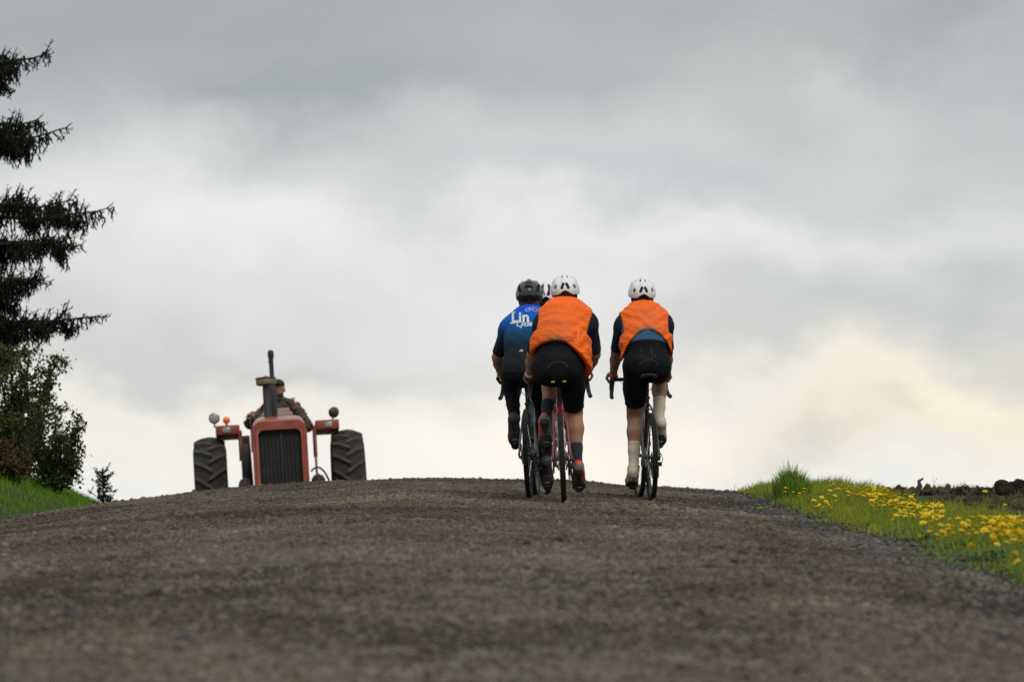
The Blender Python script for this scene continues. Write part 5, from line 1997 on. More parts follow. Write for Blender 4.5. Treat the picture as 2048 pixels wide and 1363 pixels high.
def bez(a, b, c, d, n):
    out = []
    for i in range(n + 1):
        t = i / n
        out.append(a * (1 - t) ** 3 + b * 3 * t * (1 - t) ** 2 + c * 3 * t * t * (1 - t) + d * t ** 3)
    return out


def build_spruce():
    Y = 61.0
    bx = -6.75
    bz_ = float(gz(np.array(bx), np.array(Y)))
    root = empty('spruce_tree', (bx, Y, bz_))
    tag(root, 'tall dark spruce with drooping branchlets at the left edge', 'tree')
    H = 11.5
    MB().tube([(0, 0, -.2), (0.02, 0, 1.5), (0.0, 0.03, 5), (0, 0, 9), (0, 0, H)], [.19, .16, .12, .06, .012], 14).build('trunk', M_bark, root)
    limbs = MB()
    nd = Needles()
    r0 = random.Random(12)
    dk, lt = (0.013, 0.020, 0.008), (0.020, 0.030, 0.010)
    rib_v, rib_c = [], []
    def ribbon(pts, w, col):
        """the dense leafy core of a twig: two crossed tapering strips"""
        a = r0.uniform(0, 3.14)
        for q in (a, a + 1.57):
            sx = Vector((math.cos(q), math.sin(q), 0.25))
            for m in range(len(pts) - 1):
                t0, t1 = m / (len(pts) - 1), (m + 1) / (len(pts) - 1)
                w0, w1 = w * (1 - 0.7 * t0) * r0.uniform(.7, 1.2), w * (1 - 0.8 * t1) * r0.uniform(.7, 1.2)
                rib_v.extend((pts[m] - sx * w0, pts[m] + sx * w0, pts[m + 1] + sx * w1, pts[m + 1] - sx * w1))
                k = r0.uniform(.6, 1.3)
                rib_c.extend([(col[0] * k, col[1] * k, col[2] * k)] * 4)
    def hang(b0, h, lean, k=4):
        """hanging branchlet, bushy, with short side sprigs"""
        dr = Vector((r0.uniform(-.16, .16), r0.uniform(-.16, .16), -1)) + lean
        bend = Vector((r0.uniform(-.03, .03), 0, 0))
        pts = [b0 + dr * (h * m / k) + bend * math.sin(m * 1.3) for m in range(k + 1)]
        ribbon(pts, r0.uniform(.009, .014), dk)
        nd.twig(pts, 8, 0.020, dk, 0.0055)
        for m in range(1, k):
            if r0.random() < 0.75:
                v = Vector((r0.uniform(-1, 1), r0.uniform(-1, 1), -0.9)).normalized() * r0.uniform(.03, .08)
                ribbon([pts[m], pts[m] + v], .008, dk)
                nd.twig([pts[m], pts[m] + v], 8, 0.016, dk, 0.0055)
    def bough(pts, on, dens, hmax, fan, t_in=0.0):
        NS = len(pts) - 1
        side = Vector((-on.y, on.x, 0))
        ph = r0.uniform(0, 6)
        for i in range(2, NS + 1):
            p = pts[i]
            t = t_in + (1 - t_in) * i / NS
            lush = 0.5 + 0.5 * math.sin(t * 15 + ph)      # thick and thin places along the limb
            sp = fan * (1.0 - 0.75 * t) + 0.06
            ribbon([pts[i - 1], p], .016, lt)
            nd.twig([pts[i - 1], p], 22, 0.026, lt, 0.0058)
            for sgn in (-1, 1):
                u = r0.uniform(0.4, 1.0) * sp
                e = p + side * sgn * u + on * u * 0.6 + Vector((0, 0, r0.uniform(-0.08, 0.05)))
                sh = [p.lerp(e, k / 3) + Vector((0, 0, -0.02 * math.sin(k))) for k in range(4)]
                ribbon(sh, .013, lt)
                nd.twig(sh, 12, 0.024, lt, 0.0058)
                for k in range(1, 4):
                    if r0.random() < dens * (0.2 + 0.8 * lush):
                        hang(sh[k], hmax * r0.uniform(0.2, 1.0) * (0.35 + 0.65 * lush) * (1.2 - 0.85 * t), on * 0.12)
            for _ in range(3):
                if r0.random() < dens * (0.2 + 0.8 * lush):
                    hang(p.lerp(pts[max(i - 1, 0)], r0.random()), hmax * r0.uniform(0.15, 1.0) * (0.35 + 0.65 * lush) * (1.2 - 0.85 * t), on * 0.05)
            # forked shoots standing up from the outer part
            if t > 0.4 and r0.random() < 0.42:
                h = r0.uniform(0.06, 0.20)
                b0 = p.lerp(pts[i - 1], r0.random())
                dr = Vector((0, 0, 1)) + on * r0.uniform(0, .6) + side * r0.uniform(-.3, .3)
                up = [b0 + dr * (h * m / 3) for m in range(4)]
                ribbon(up, .011, lt)
                nd.twig(up, 11, 0.020, lt, 0.0058)
                for sg in (-1, 1):
                    q0 = b0 + dr * h * r0.uniform(.4, .75)
                    v = (on * sg + Vector((0, 0, .8))) * r0.uniform(.03, .06)
                    ribbon([q0, q0 + v], .008, lt)
                    nd.twig([q0, q0 + v], 10, 0.016, lt, 0.0058)
                    hang(b0 + dr * h * r0.uniform(.1, .5) + on * sg * .02, r0.uniform(.05, .15), on * sg * .3, 3)
        tipv = ((pts[-1] - pts[-2]).normalized() + Vector((0, 0, .6))) * 0.07
        ribbon([pts[-1], pts[-1] + tipv], .012, lt)
        nd.twig([pts[-1], pts[-1] + tipv], 30, 0.018, lt, 0.0058)
    def limb(z0, tip, rise, dens=1.0, hmax=0.36, fan=0.40):
        """limb from the trunk at height z0 to tip (local); sags, then lifts at the end"""
        a, d = Vector((0, 0, z0)), Vector(tip)
        full = dens > 0.8
        NS = 24 if full else 11
        out = Vector((d.x, d.y, 0))
        on = out.normalized()
        pts = bez(a, a + out * 0.30 + Vector((0, 0, 0.05)), d - out * 0.28 - Vector((0, 0, rise)), d, NS)
        w0 = r0.uniform(0, 6)
        pts = [p + Vector((0, 0.03 * math.sin(i * .8 + w0), 0.030 * math.sin(i * .62 + w0) * (i / NS) * (1 - (i / NS) ** 4))) for i, p in enumerate(pts)]
        limbs.tube(pts, [0.030 * (1 - i / (NS + 1)) + 0.004 for i in range(NS + 1)], 6, caps=False)
        bough(pts, on, dens * (0.8 if full else 1), hmax, fan)
        if not full:
            return
        for q in range(4):
            k = int(NS * r0.uniform(.5, .86))
            side = Vector((-on.y, on.x, 0)) * r0.choice((-1, 1))
            dr = (on * r0.uniform(.6, 1) + side * r0.uniform(.2, .8) + Vector((0, 0, r0.uniform(-.55, .25)))).normalized()
            L = r0.uniform(.22, .48) * (1.5 - k / NS)
            sec = [pts[k] + dr * (L * m / 7) + Vector((0, 0, -.05 * math.sin(m * .45) + .05 * (m / 7) ** 3)) for m in range(8)]
            limbs.tube(sec, [.009 * (1 - m / 9) + .002 for m in range(8)], 5, caps=False)
            bough(sec, Vector((dr.x, dr.y, 0)).normalized(), .85, hmax * .7, .12, .45)
    # limbs seen in the picture, by the pixel where they end
    for (px, py, dY, dz, rise, hm) in ((92, 108, -0.1, .34, 0.12, .50), (25, 130, -0.3, .30, 0.08, .55), (132, 256, -0.1, .10, 0.20, .50), (75, 240, 0.3, .15, 0.10, .60), (10, 262, -0.4, .2, 0.08, .62),
                                   (214, 416, 0, .05, 0.22, .45), (145, 400, 0.3, .1, 0.16, .60), (60, 400, -0.3, .15, 0.1, .75), (160, 490, -0.3, -.1, 0.03, .50), (110, 480, 0.2, .1, 0.0, .70),
                                   (30, 490, 0.2, .1, 0.0, .7), (85, 560, -0.3, .1, -0.04, .6), (30, 590, 0.3, .15, -0.04, .6), (205, 634, 0, .22, 0.0, .24), (110, 650, 0.3, .2, 0.02, .45), (60, 640, -0.3, .2, 0.0, .55), (5, 650, 0.2, .2, 0.0, .6), (50, 700, -.2, .3, 0, .4)):
        p = at(px, py, Y + dY)
        limb(p.z - bz_ - dz, (p.x - bx, dY, p.z - bz_), rise, 1.0, hm)
    # the rest of the whorls all round
    for k in range(30):
        z0 = 1.0 + k * 0.34
        if z0 > H - 0.5:
            break
        Lr = 2.55 * (1 - (z0 / H)) ** 0.8 + 0.15
        for j in range(4):
            a = k * 2.4 + j * 1.57 + r0.uniform(-.3, .3)
            if math.cos(a) > 0.3 and 0.9 < z0 < 6.4:
                a += math.pi          # the outer side is given by the limbs above
            limb(z0, (Lr * math.cos(a), Lr * math.sin(a), z0 - 0.25 * Lr * (1 - z0 / H) + 0.05), 0.08, 0.78, 0.50)
    tag(limbs.build('limb', M_bark, root), kind='stuff')
    n0 = Needles.build(nd, 'crown', M_needle, root)
    V = np.array([tuple(v) for v in rib_v], np.float32)
    link('foliage', fast_mesh('foliage', V, np.arange(len(V)).reshape(-1, 4), False, np.array(rib_c, np.float32)), M_needle, root)


def leafy(name, label, cat, base, stems, leaf, cols, spread, m_leaf, per, group=None, bark=M_bark):
    """bush: stems (lists of local points) carrying leaf clusters on short twigs"""
    root = empty(name, base)
    tag(root, label, cat, group)
    st = MB()
    Vs, Cs = [], []
    r0 = np.random.default_rng(len(stems) * 7 + per)
    for pts in stems:
        pts = [Vector(p) for p in pts]
        n = len(pts)
        st.tube(pts, [0.018 * (1 - i / n) + 0.003 for i in range(n)], 6, caps=False)
        for i in range(1, n):
            for _ in range(per):
                b0 = pts[i - 1].lerp(pts[i], r0.random())
                v = Vector(r0.normal(size=3).tolist())
                v.z = abs(v.z) * 0.7
                e = b0 + v.normalized() * spread * (0.3 + 0.7 * r0.random()) * (0.5 + 0.5 * (1 - i / n) + 0.2)
                st.tube([b0, b0.lerp(e, .5) + Vector((0, 0, .01)), e], [.003, .002, .001], 4, caps=False)
                k = 14
                t = r0.random((k, 1)) ** 0.6
                c = np.array(b0) + (np.array(e) - np.array(b0)) * t + r0.normal(size=(k, 3)) * 0.022
                d = r0.normal(size=(k, 3))
                d /= np.linalg.norm(d, axis=1, keepdims=True)
                s = np.cross(d, r0.normal(size=(k, 3)))
                s /= np.linalg.norm(s, axis=1, keepdims=True) + 1e-6
                ls = leaf * (0.6 + 0.7 * r0.random((k, 1)))
                q = np.stack([c, c + d * ls * .5 + s * ls * .32, c + d * ls, c + d * ls * .5 - s * ls * .32], 1)
                Vs.append(q.reshape(-1, 3))
                ci = np.array(cols)[r0.integers(0, len(cols), k)] * (0.7 + 0.6 * r0.random((k, 1)))
                Cs.append(np.repeat(ci, 4, 0))
    V, C = np.concatenate(Vs), np.concatenate(Cs)
    st.build('stem', bark, root)
    link('crown', fast_mesh('crown', V, np.arange(len(V)).reshape(-1, 4), False, C), m_leaf, root)
    return root


def stem_to(base, px, py, Y, bow=0.1, n=7):
    p = at(px, py, Y) - Vector(base)
    q = Vector((bow, 0, 0))
    return [tuple(x) for x in bez(Vector((p.x * .15, 0, 0)), Vector((p.x * .2, 0, p.z * .4)) + q, Vector((p.x * .8, p.y * .7, p.z * .8)), p, n)]


def build_bushes():
    G = [(0.040, 0.062, 0.010), (0.065, 0.095, 0.012), (0.024, 0.036, 0.010), (0.11, 0.13, 0.014)]
    Y = 59.5
    b = on_verge(20, Y)
    tips = [(118, 712, .3), (60, 705, -.3), (100, 740, 0), (-10, 690, .2), (45, 760, .1), (20, 705, 0), (95, 790, -.4), (35, 790, .3), (-30, 740, 0), (10, 830, -.5), (-60, 800, .3), (70, 840, .2)]
    leafy('leafy_bush', 'taller green leafy bush growing up into the spruce on the left', 'bush', b, [stem_to(b, px, py, Y + dy) for px, py, dy in tips], 0.044, G, 0.26, M_foliage, 8, 'bushes below the spruce')
    Y = 57.5
    b = on_verge(95, Y)
    tips = [(160, 838, 0), (112, 810, .3), (70, 835, -.2), (150, 880, .2), (155, 915, -.1), (120, 870, -.3), (60, 880, .3), (30, 850, 0), (95, 920, .2), (140, 945, 0)]
    leafy('leafy_bush', 'lower dark leafy bush with open twigs at the end of the grass bank', 'bush', b, [stem_to(b, px, py, Y + dy) for px, py, dy in tips], 0.040, G[:3], 0.24, M_foliage, 7, 'bushes below the spruce')
    Y = 56.0
    b = on_verge(12, Y)
    tips = [(5, 888, 0), (35, 905, .2), (-20, 895, .1), (20, 925, -.2), (-40, 915, .1), (48, 930, .1)]
    leafy('dry_shrub', 'rusty brown dry shrub low at the left edge', 'shrub', b, [stem_to(b, px, py, Y + dy) for px, py, dy in tips], 0.034, [(0.075, 0.050, 0.010), (0.095, 0.070, 0.012), (0.045, 0.035, 0.010)], 0.16, M_foliage, 8)
    # small sapling at the end of the bank
    Y = 57.0
    b = on_verge(206, Y)
    root = empty('conifer_sapling', b)
    tag(root, 'small dark conifer sapling at the road edge beside the grass bank', 'sapling')
    t = at(207, 942, Y) - b
    st = MB().tube([(0, 0, -.03), (t.x * .4, 0, t.z * .5), tuple(t)], [.012, .009, .004], 6)
    nd = Needles()
    r0 = random.Random(3)
    for k in range(30):
        z = 0.06 + 0.90 * k / 30
        p = Vector((t.x * z, 0, t.z * z))
        a = k * 2.4
        L = (0.05 * (1.2 - z) + 0.07) * r0.uniform(.4, 1.35)
        e = p + Vector((math.cos(a) * L, math.sin(a) * L * .7, r0.uniform(-.02, .11)))
        st.tube([p, e], [.004, .002], 4)
        nd.twig([p, p.lerp(e, .5), e], 40, .026, (.018, .026, .012), .006)
        for _ in range(3):
            q = p.lerp(e, r0.uniform(.4, 1))
            nd.twig([q, q + Vector((r0.uniform(-.04, .04), r0.uniform(-.03, .03), r0.uniform(-.02, .06)))], 26, .022, (.018, .026, .012), .006)
    nd.twig([tuple(t * .7), tuple(t)], 40, .02, (.02, .03, .014))
    st.build('trunk', M_bark, root)
    nd.build('crown', M_needle, root)


build_spruce()
build_bushes()


# ------------------------------------------------------------------ tractor
M_red = mat('faded_red_paint', (0.28, 0.048, 0.020), 0.5, 0.25, 5, 0.1, 30, dirt=(0.085, 0.036, 0.020), dscale=4.5, damt=0.95)
M_redsheen = mat('sky_sheen_red_paint', (0.34, 0.078, 0.046), 0.28, 0.2, 5, coat=0.6, dirt=(0.22, 0.085, 0.055), dscale=7, damt=0.7)  # red lightened to pink: reflected sky on hood and bead put into the colour
M_tyre = mat('tractor_rubber', (0.014, 0.013, 0.012), 0.85, 0.3, 8, 0.5, 40, dirt=(0.045, 0.038, 0.030), dscale=6, damt=0.6)
M_stack = mat('stack_black', (0.016, 0.017, 0.020), 0.5, 0.3, 8, dirt=(0.06, 0.04, 0.03), dscale=7, damt=0.4)
M_grille = mat('grille_black', (0.009, 0.008, 0.007), 0.7, 0.3, 10, dirt=(0.05, 0.04, 0.03), dscale=6, damt=0.5)
M_ochre = mat('ochre_paint', (0.15, 0.115, 0.035), 0.5, 0.2, 9, dirt=(0.06, 0.05, 0.03), dscale=9, damt=0.5)
M_tan = mat('tan_cowl', (0.22, 0.15, 0.10), 0.6, 0.2, 8, dirt=(0.14, 0.09, 0.06), dscale=7, damt=0.5)
M_iron = mat('greasy_iron', (0.035, 0.030, 0.027), 0.6, 0.4, 9, 0.4, 30, dirt=(0.09, 0.06, 0.04), dscale=8, damt=0.5)
M_lens = mat('lamp_glass', (0.27, 0.27, 0.26), 0.12, 0.08, 30, spec=0.8, coat=0.6)
M_chrome = mat('dull_chrome', (0.22, 0.22, 0.22), 0.35, 0.1, 10, metal=1.0)
M_amber = mat('amber_lens', (0.85, 0.16, 0.01), 0.25, 0.1, 20, coat=0.5)
M_lug = mat('worn_lug_rubber', (0.036, 0.033, 0.029), 0.9, 0.3, 8, 0.5, 40, dirt=(0.11, 0.094, 0.072), dscale=7, damt=0.75)
M_rim = mat('cream_rim', (0.45, 0.42, 0.36), 0.5, 0.2, 6, dirt=(0.2, 0.15, 0.1), dscale=5, damt=0.6)


def round_rect(w, z0, z1, r, n=5, open_bottom=True):
    """outline from the lower left up over two rounded corners to the lower right, (x,z)"""
    p = [(-w / 2, z0)]
    for k in range(n + 1):
        g = math.pi - k * (math.pi / 2) / n
        p.append((-w / 2 + r + r * math.cos(g), z1 - r + r * math.sin(g)))
    for k in range(n + 1):
        g = math.pi / 2 - k * (math.pi / 2) / n
        p.append((w / 2 - r + r * math.cos(g), z1 - r + r * math.sin(g)))
    p.append((w / 2, z0))
    return p


def lug_mesh(Rt, W, side):
    """one curved tread bar from the centre line to the shoulder, at the top of the wheel"""
    m = MB()
    vs, fs = [], []
    n = 6
    for i in range(n + 1):
        t = i / n
        x = side * (-0.025 + (W / 2 + 0.025) * t)
        ang = -0.05 - 0.22 * t ** 1.15           # bars sweep up towards the shoulder on the front of the wheel
        rb = Rt - 0.014 - 0.062 * t ** 2.4
        hw = 0.030 + 0.006 * t
        for (da, dr) in ((-hw / Rt * 1.25, 0), (-hw / Rt * .7, 0.050), (hw / Rt * .7, 0.050), (hw / Rt * 1.25, 0)):
            r = rb + dr * 1.15
            vs.append((x, -math.sin(ang + da) * r, math.cos(ang + da) * r))
    for i in range(n):
        for j in range(3):
            a = i * 4 + j
            fs.append((a, a + 1, a + 5, a + 4))
    fs += [(0, 1, 2, 3), tuple(range(n * 4, n * 4 + 4))]
    m.add(vs, fs)
    me = m.mesh('lug', True, 35)
    me.materials.append(M_lug)
    return me


def build_tractor():
    px, py = -2.975, 74.5
    root = empty('tractor', (px, py, float(gz(px, py)) - 0.02), (math.atan(slope(px, py - 1.2)), R(-3.3), R(2.8)))
    tag(root, 'old faded red open tractor coming over the crest with black grille', 'tractor')
    Rt, W = 0.80, 0.41
    lugs = {1: lug_mesh(Rt, W, 1), -1: lug_mesh(Rt, W, -1)}
    for s in (-1, 1):
        m = MB()
        rp = [(0, -0.17), (0.02, -0.18), (0.02, -0.15), (-0.03, -0.10), (-0.03, 0.10), (0.02, 0.15), (0.02, 0.18), (0, 0.17)]
        m.ring((0, 0, 0), (1, 0, 0), 0.44, rp, 40)
        m.lathe((-0.06, 0, 0), (1, 0, 0), [(0.42, 0.03), (0.40, 0.05), (0.14, 0.02), (0.12, 0.0), (0.12, 0.12), (0.14, 0.10), (0.40, 0.07), (0.42, 0.05)], 32)
        w = m.build('rear_wheel', M_rim, root)
        w.location = (0.90 * s, 0, 0.82)
        t = MB()
        prof = []
        for k in range(13):
            g = -1 + 2 * k / 12
            prof.append((0.80 - 0.060 * abs(g) ** 2.4 - 0.012, W / 2 * g))
        prof = [(0.45, -0.17), (0.54, -W / 2 - 0.010), (0.66, -W / 2 - 0.014)] + prof + [(0.66, W / 2 + 0.014), (0.54, W / 2 + 0.010), (0.45, 0.17)]
        t.ring((0, 0, 0), (1, 0, 0), 0.0, prof, 60)
        t.build('tyre', M_tyre, w)
        n = 21
        for k in range(n):
            for sd_ in (-1, 1):
                l = link('lug', lugs[sd_], None, w)
                l.rotation_euler = (-2 * math.pi * (k + (0.5 if sd_ > 0 else 0)) / n, 0, 0)
    # rear axle and transmission
    m = MB()
    m.tube([(-0.82, 0, 0.82), (0.82, 0, 0.82)], 0.09, 14)
    m.rbox((0, -0.15, 0.86), (0.44, 1.1, 0.46), 0.04)
    m.rbox((0, -1.2, 0.78), (0.36, 1.4, 0.40), 0.03)
    m.build('transmission', M_iron, root)
    m = MB()
    m.rbox((0, -1.75, 0.95), (0.40, 0.9, 0.55), 0.03)
    for k in range(4):
        m.rbox((0.22, -1.45 - 0.2 * k, 1.18), (0.10, 0.13, 0.14), 0.02)
    m.build('engine', M_iron, root)
    # front axle and wheels
    m = MB()
    m.rbox((0, -2.15, 0.56), (0.78, 0.14, 0.12), 0.02)
    m.tube([(0, -2.15, 0.56), (0, -2.15, 0.75)], 0.07, 12)
    m.build('front_axle', M_iron, root)
    for s in (-1, 1):
        w = MB().lathe((-0.06, 0, 0), (1, 0, 0), [(0.25, 0.0), (0.24, 0.02), (0.08, 0.03), (0.07, 0.09), (0.24, 0.10), (0.25, 0.12)], 28).build('front_wheel', M_rim, root)
        w.location = (0.465 * s, -2.15, 0.465)
        t = MB()
        prof = [(0.25, -0.065), (0.33, -0.09), (0.40, -0.085), (0.435, -0.06), (0.45, -0.055), (0.445, -0.035), (0.462, -0.02), (0.462, 0.02), (0.445, 0.035), (0.45, 0.055), (0.435, 0.06), (0.40, 0.085), (0.33, 0.09), (0.25, 0.065)]
        t.ring((0, 0, 0), (1, 0, 0), 0.0, prof, 44)
        t.build('tyre', M_tyre, w)
    # hood: a rounded sheet-metal shell from the nose back to the dash
    m = MB()
    secs = [(-2.43, 0.66, 0.62, 1.575), (-2.38, 0.665, 0.62, 1.625), (-2.28, 0.665, 0.62, 1.665), (-2.1, 0.66, 0.62, 1.695), (-1.4, 0.62, 0.80, 1.735), (-0.80, 0.58, 0.95, 1.77)]
    vs, fs = [], []
    n = 0
    for (y, w, z0, z1) in secs:
        o = round_rect(w, z0, z1, 0.12)
        n = len(o)
        vs += [(a, y, b) for a, b in o]
    for i in range(len(secs) - 1):
        for j in range(n - 1):
            fs.append((i * n + j, i * n + j + 1, (i + 1) * n + j + 1, (i + 1) * n + j))
    fs.append(tuple(range((len(secs) - 1) * n, len(secs) * n)))
    m.add(vs, fs)
    hood = m.build('hood', M_redsheen, root, angle=50)
    sol = hood.modifiers.new('sheet', 'SOLIDIFY')
    sol.thickness = 0.012
    # nose surround
    m = MB()
    out, inn = round_rect(0.70, 0.55, 1.60, 0.13), round_rect(0.545, 0.55, 1.495, 0.075)
    n = len(out)
    vs, fs = [], []
    for (y, io) in ((-2.435, 0), (-2.50, 0), (-2.505, 1), (-2.44, 1)):
        vs += [(a, y, b) for a, b in (inn if io else out)]
    # small chamfer ring at the front edge
    for i in range(3):
        for j in range(n - 1):
            fs.append((i * n + j, i * n + j + 1, (i + 1) * n + j + 1, (i + 1) * n + j))
    m.add(vs, fs)
    m.build('nose_surround', M_red, root, angle=50)
    m = MB()
    o2 = round_rect(0.60, 0.555, 1.535, 0.10)
    i2 = round_rect(0.545, 0.555, 1.49, 0.073)
    vs = [(a, -2.517, b) for a, b in o2] + [(a, -2.512, b) for a, b in i2]
    fs = [(j, j + 1, n + j + 1, n + j) for j in range(n - 1)]
    m.add(vs, fs)
    m.build('nose_bead', M_redsheen, root)  # the bead's pinkish highlight comes from its paler base colour
    m = MB()
    m.prism([(a * 0.99, b) for a, b in round_rect(0.545, 0.55, 1.49, 0.07)], -2.42, -2.40)
    gr = m.build('grille', M_grille, root)
    sl = MB().rbox((0, 0, 0), (0.010, 0.024, 0.90), 0.003, seg=1).mesh('grille_bar')
    sl.materials.append(M_grille)
    for k in range(11):
        o = link('grille_bar', sl, None, gr)
        o.location = (-0.235 + 0.047 * k, -2.432, 1.01)
    o = MB().rbox((0.02, -2.44, 1.0), (0.028, 0.03, 0.92), 0.004).build('grille_post', M_grille, gr)
    # dash cowl and steering wheel
    m = MB()
    m.rbox((0.0, -0.62, 1.785), (0.48, 0.34, 0.20), 0.03, taper=(0.84, 0.8))
    m.build('dash_cowl', M_tan, root)
    m = MB()
    m.rbox((0.0, -0.60, 1.900), (0.33, 0.20, 0.06), 0.02, (0.2, 0, 0))
    m.build('instrument_panel', mat('grey_panel', (0.20, 0.185, 0.165), 0.6, 0.2, 10), root)
    m = MB()
    c = Vector((0, -0.36, 1.93))
    ax = Vector((0, 0.75, 0.66)).normalized()
    u, v = Vector((1, 0, 0)), ax.cross(Vector((1, 0, 0)))
    m.tube([c + u * 0.20 * math.cos(R(a)) + v * 0.20 * math.sin(R(a)) for a in range(0, 360, 15)], 0.014, 8, closed=True)
    for a in (90, 210, 330):
        m.tube([c - ax * 0.03, c + u * 0.2 * math.cos(R(a)) + v * 0.2 * math.sin(R(a))], 0.009, 6)
    m.tube([c - ax * 0.35, c - ax * 0.01], 0.022, 8)
    m.build('steering_wheel', M_stack, root)
    # air intake with pre-cleaner, exhaust
    m = MB()
    m.lathe((-0.13, -1.95, 1.55), (0, 0, 1), [(0.064, 0), (0.062, 0.06), (0.050, 0.10), (0.049, 0.52), (0.043, 0.56)], 20)
    ai = m.build('air_intake', M_stack, root)
    m = MB()
    m.lathe((-0.13, -1.95, 2.105), (0, 0, 1), [(0.05, 0), (0.10, 0.006), (0.128, 0.02), (0.128, 0.085), (0.118, 0.098), (0.03, 0.108), (0.028, 0.125), (0.0, 0.128)], 24)
    m.build('pre_cleaner', M_ochre, ai)
    m = MB()
    m.ring((-0.13, -1.95, 2.20), (0, 0, 1), 0.128, [(-0.006, -0.012), (0.006, -0.008), (0.006, 0.008), (-0.006, 0.012)], 28)
    m.build('clamp_band', M_stack, ai)
    m = MB()
    m.lathe((-0.045, -1.55, 1.58), (0, 0, 1), [(0.03, 0), (0.03, 0.03), (0.046, 0.06), (0.048, 0.50), (0.034, 0.56), (0.030, 0.58), (0.030, 0.90), (0.038, 0.93), (0.042, 0.97), (0.036, 1.01), (0.022, 1.022)], 18)
    m.tube([(-0.085, -1.55, 2.44), (-0.075, -1.55, 2.47)], 0.005, 6)
    m.build('exhaust', M_stack, root)
    # fenders: upright plates beside the seat, boxed tops over the tyres
    for s in (-1, 1):
        m = MB()
        m.prism([(-0.60, 0.95), (0.62, 1.05), (0.66, 1.55), (0.45, 1.66), (-0.34, 1.66), (-0.56, 1.40)], 0.0, 0.014, axis=0)
        f = m.build('fender', M_red, root)
        f.location = (0.485 * s - 0.007, 0, 0)
        m = MB()
        m.rbox((0.165 * s, 0.05, 0.0), (0.315, 0.80, 0.128), 0.02)
        t = m.build('fender_top', M_red, f)
        t.location = (0.007, 0, 1.715)
        m = MB()
        m.rbox((0, 0, 0), (0.105, 0.02, 0.070), 0.012)
        l = m.build('head_lamp', M_lens, f)
        l.location = (0.18 * s + 0.007, -0.358, 1.712)
        m = MB()
        m.tube([(0, -0.34, 1.30), (0, -0.36, 1.70)], 0.026, 8)
        m.build('fender_post', M_red, f)
        # round work lamp on its bracket
        m = MB()
        m.tube([(0, 0, -0.085), (0, 0, -0.03)], 0.012, 8)
        m.lathe((0, 0.055, 0.035), (0, -1, 0), [(0.018, 0), (0.045, 0.02), (0.066, 0.065), (0.074, 0.080), (0.074, 0.094), (0.066, 0.098)], 24)
        wl_ = m.build('work_lamp', M_chrome if s < 0 else M_iron, f)
        wl_.location = (0.325 * s if s < 0 else 0.255, -0.12, 1.86)
        wl_.rotation_euler = (0, 0, 0) if s < 0 else (0.1, 0, R(150))
        m = MB()
        m.lathe((0, -0.040, 0.035), (0, -1, 0), [(0.064, 0), (0.058, 0.012), (0.03, 0.020), (0.001, 0.023)], 24)
        m.build('lamp_lens', M_lens, wl_)
    # amber lamp on the left fender, platform steps, lever, hose, seat
    m = MB()
    m.tube([(-0.66, -0.22, 1.77), (-0.66, -0.22, 1.815)], 0.014, 8)
    m.build('lamp_bracket', M_iron, root)
    m = MB()
    m.lathe((-0.66, -0.18, 1.855), (0, -1, 0), [(0.02, 0), (0.046, 0.012), (0.049, 0.03), (0.046, 0.05), (0.03, 0.062), (0.002, 0.068)], 20)
    m.build('amber_lamp', M_amber, root)
    m = MB()
    m.rbox((-0.43, -0.75, 1.25), (0.10, 0.16, 0.46), 0.02)
    m.tube([(-0.43, -0.75, 1.47), (-0.43, -0.75, 1.55)], 0.035, 12)
    m.build('filter_canister', M_stack, root)
    m = MB()
    m.prism([(-0.50, 0.92), (-0.35, 0.90), (-0.37, 1.60), (-0.47, 1.60)], -0.66, -0.645)
    m.build('splash_panel', mat('maroon_panel', (0.10, 0.018, 0.028), 0.5, 0.25, 8), root)
    for s in (-1, 1):
        m = MB()
        m.rbox((0.50 * s, -0.85, 0.72), (0.34, 0.50, 0.03), 0.008)
        m.tube([(0.42 * s, -0.85, 0.72), (0.24 * s, -0.85, 0.80)], 0.02, 8)
        m.build('foot_plate', M_iron, root)
    m = MB()
    m.tube([(-0.345, -0.40, 1.40), (-0.345, -0.42, 1.62), (-0.345, -0.44, 1.845)], [0.011, 0.010, 0.010], 8)
    m.lathe((-0.345, -0.44, 1.83), (0, 0, 1), [(0.010, 0), (0.022, 0.012), (0.022, 0.03), (0.008, 0.045)], 12)
    m.build('control_lever', M_chrome, root)
    m = MB()
    m.tube(bez(Vector((0.40, -0.75, 1.08)), Vector((0.52, -0.75, 1.22)), Vector((0.62, -0.6, 1.05)), Vector((0.68, -0.45, 0.80)), 12), 0.013, 8)
    m.build('hydraulic_hose', M_iron, root)
    m = MB()
    m.rbox((0.03, 0.28, 1.33), (0.46, 0.44, 0.12), 0.05)
    m.rbox((0.03, 0.50, 1.56), (0.44, 0.10, 0.40), 0.045, (0.15, 0, 0))
    m.tube([(0.03, 0.28, 1.0), (0.03, 0.28, 1.29)], 0.06, 10)
    m.build('seat', M_iron, root)
    return root


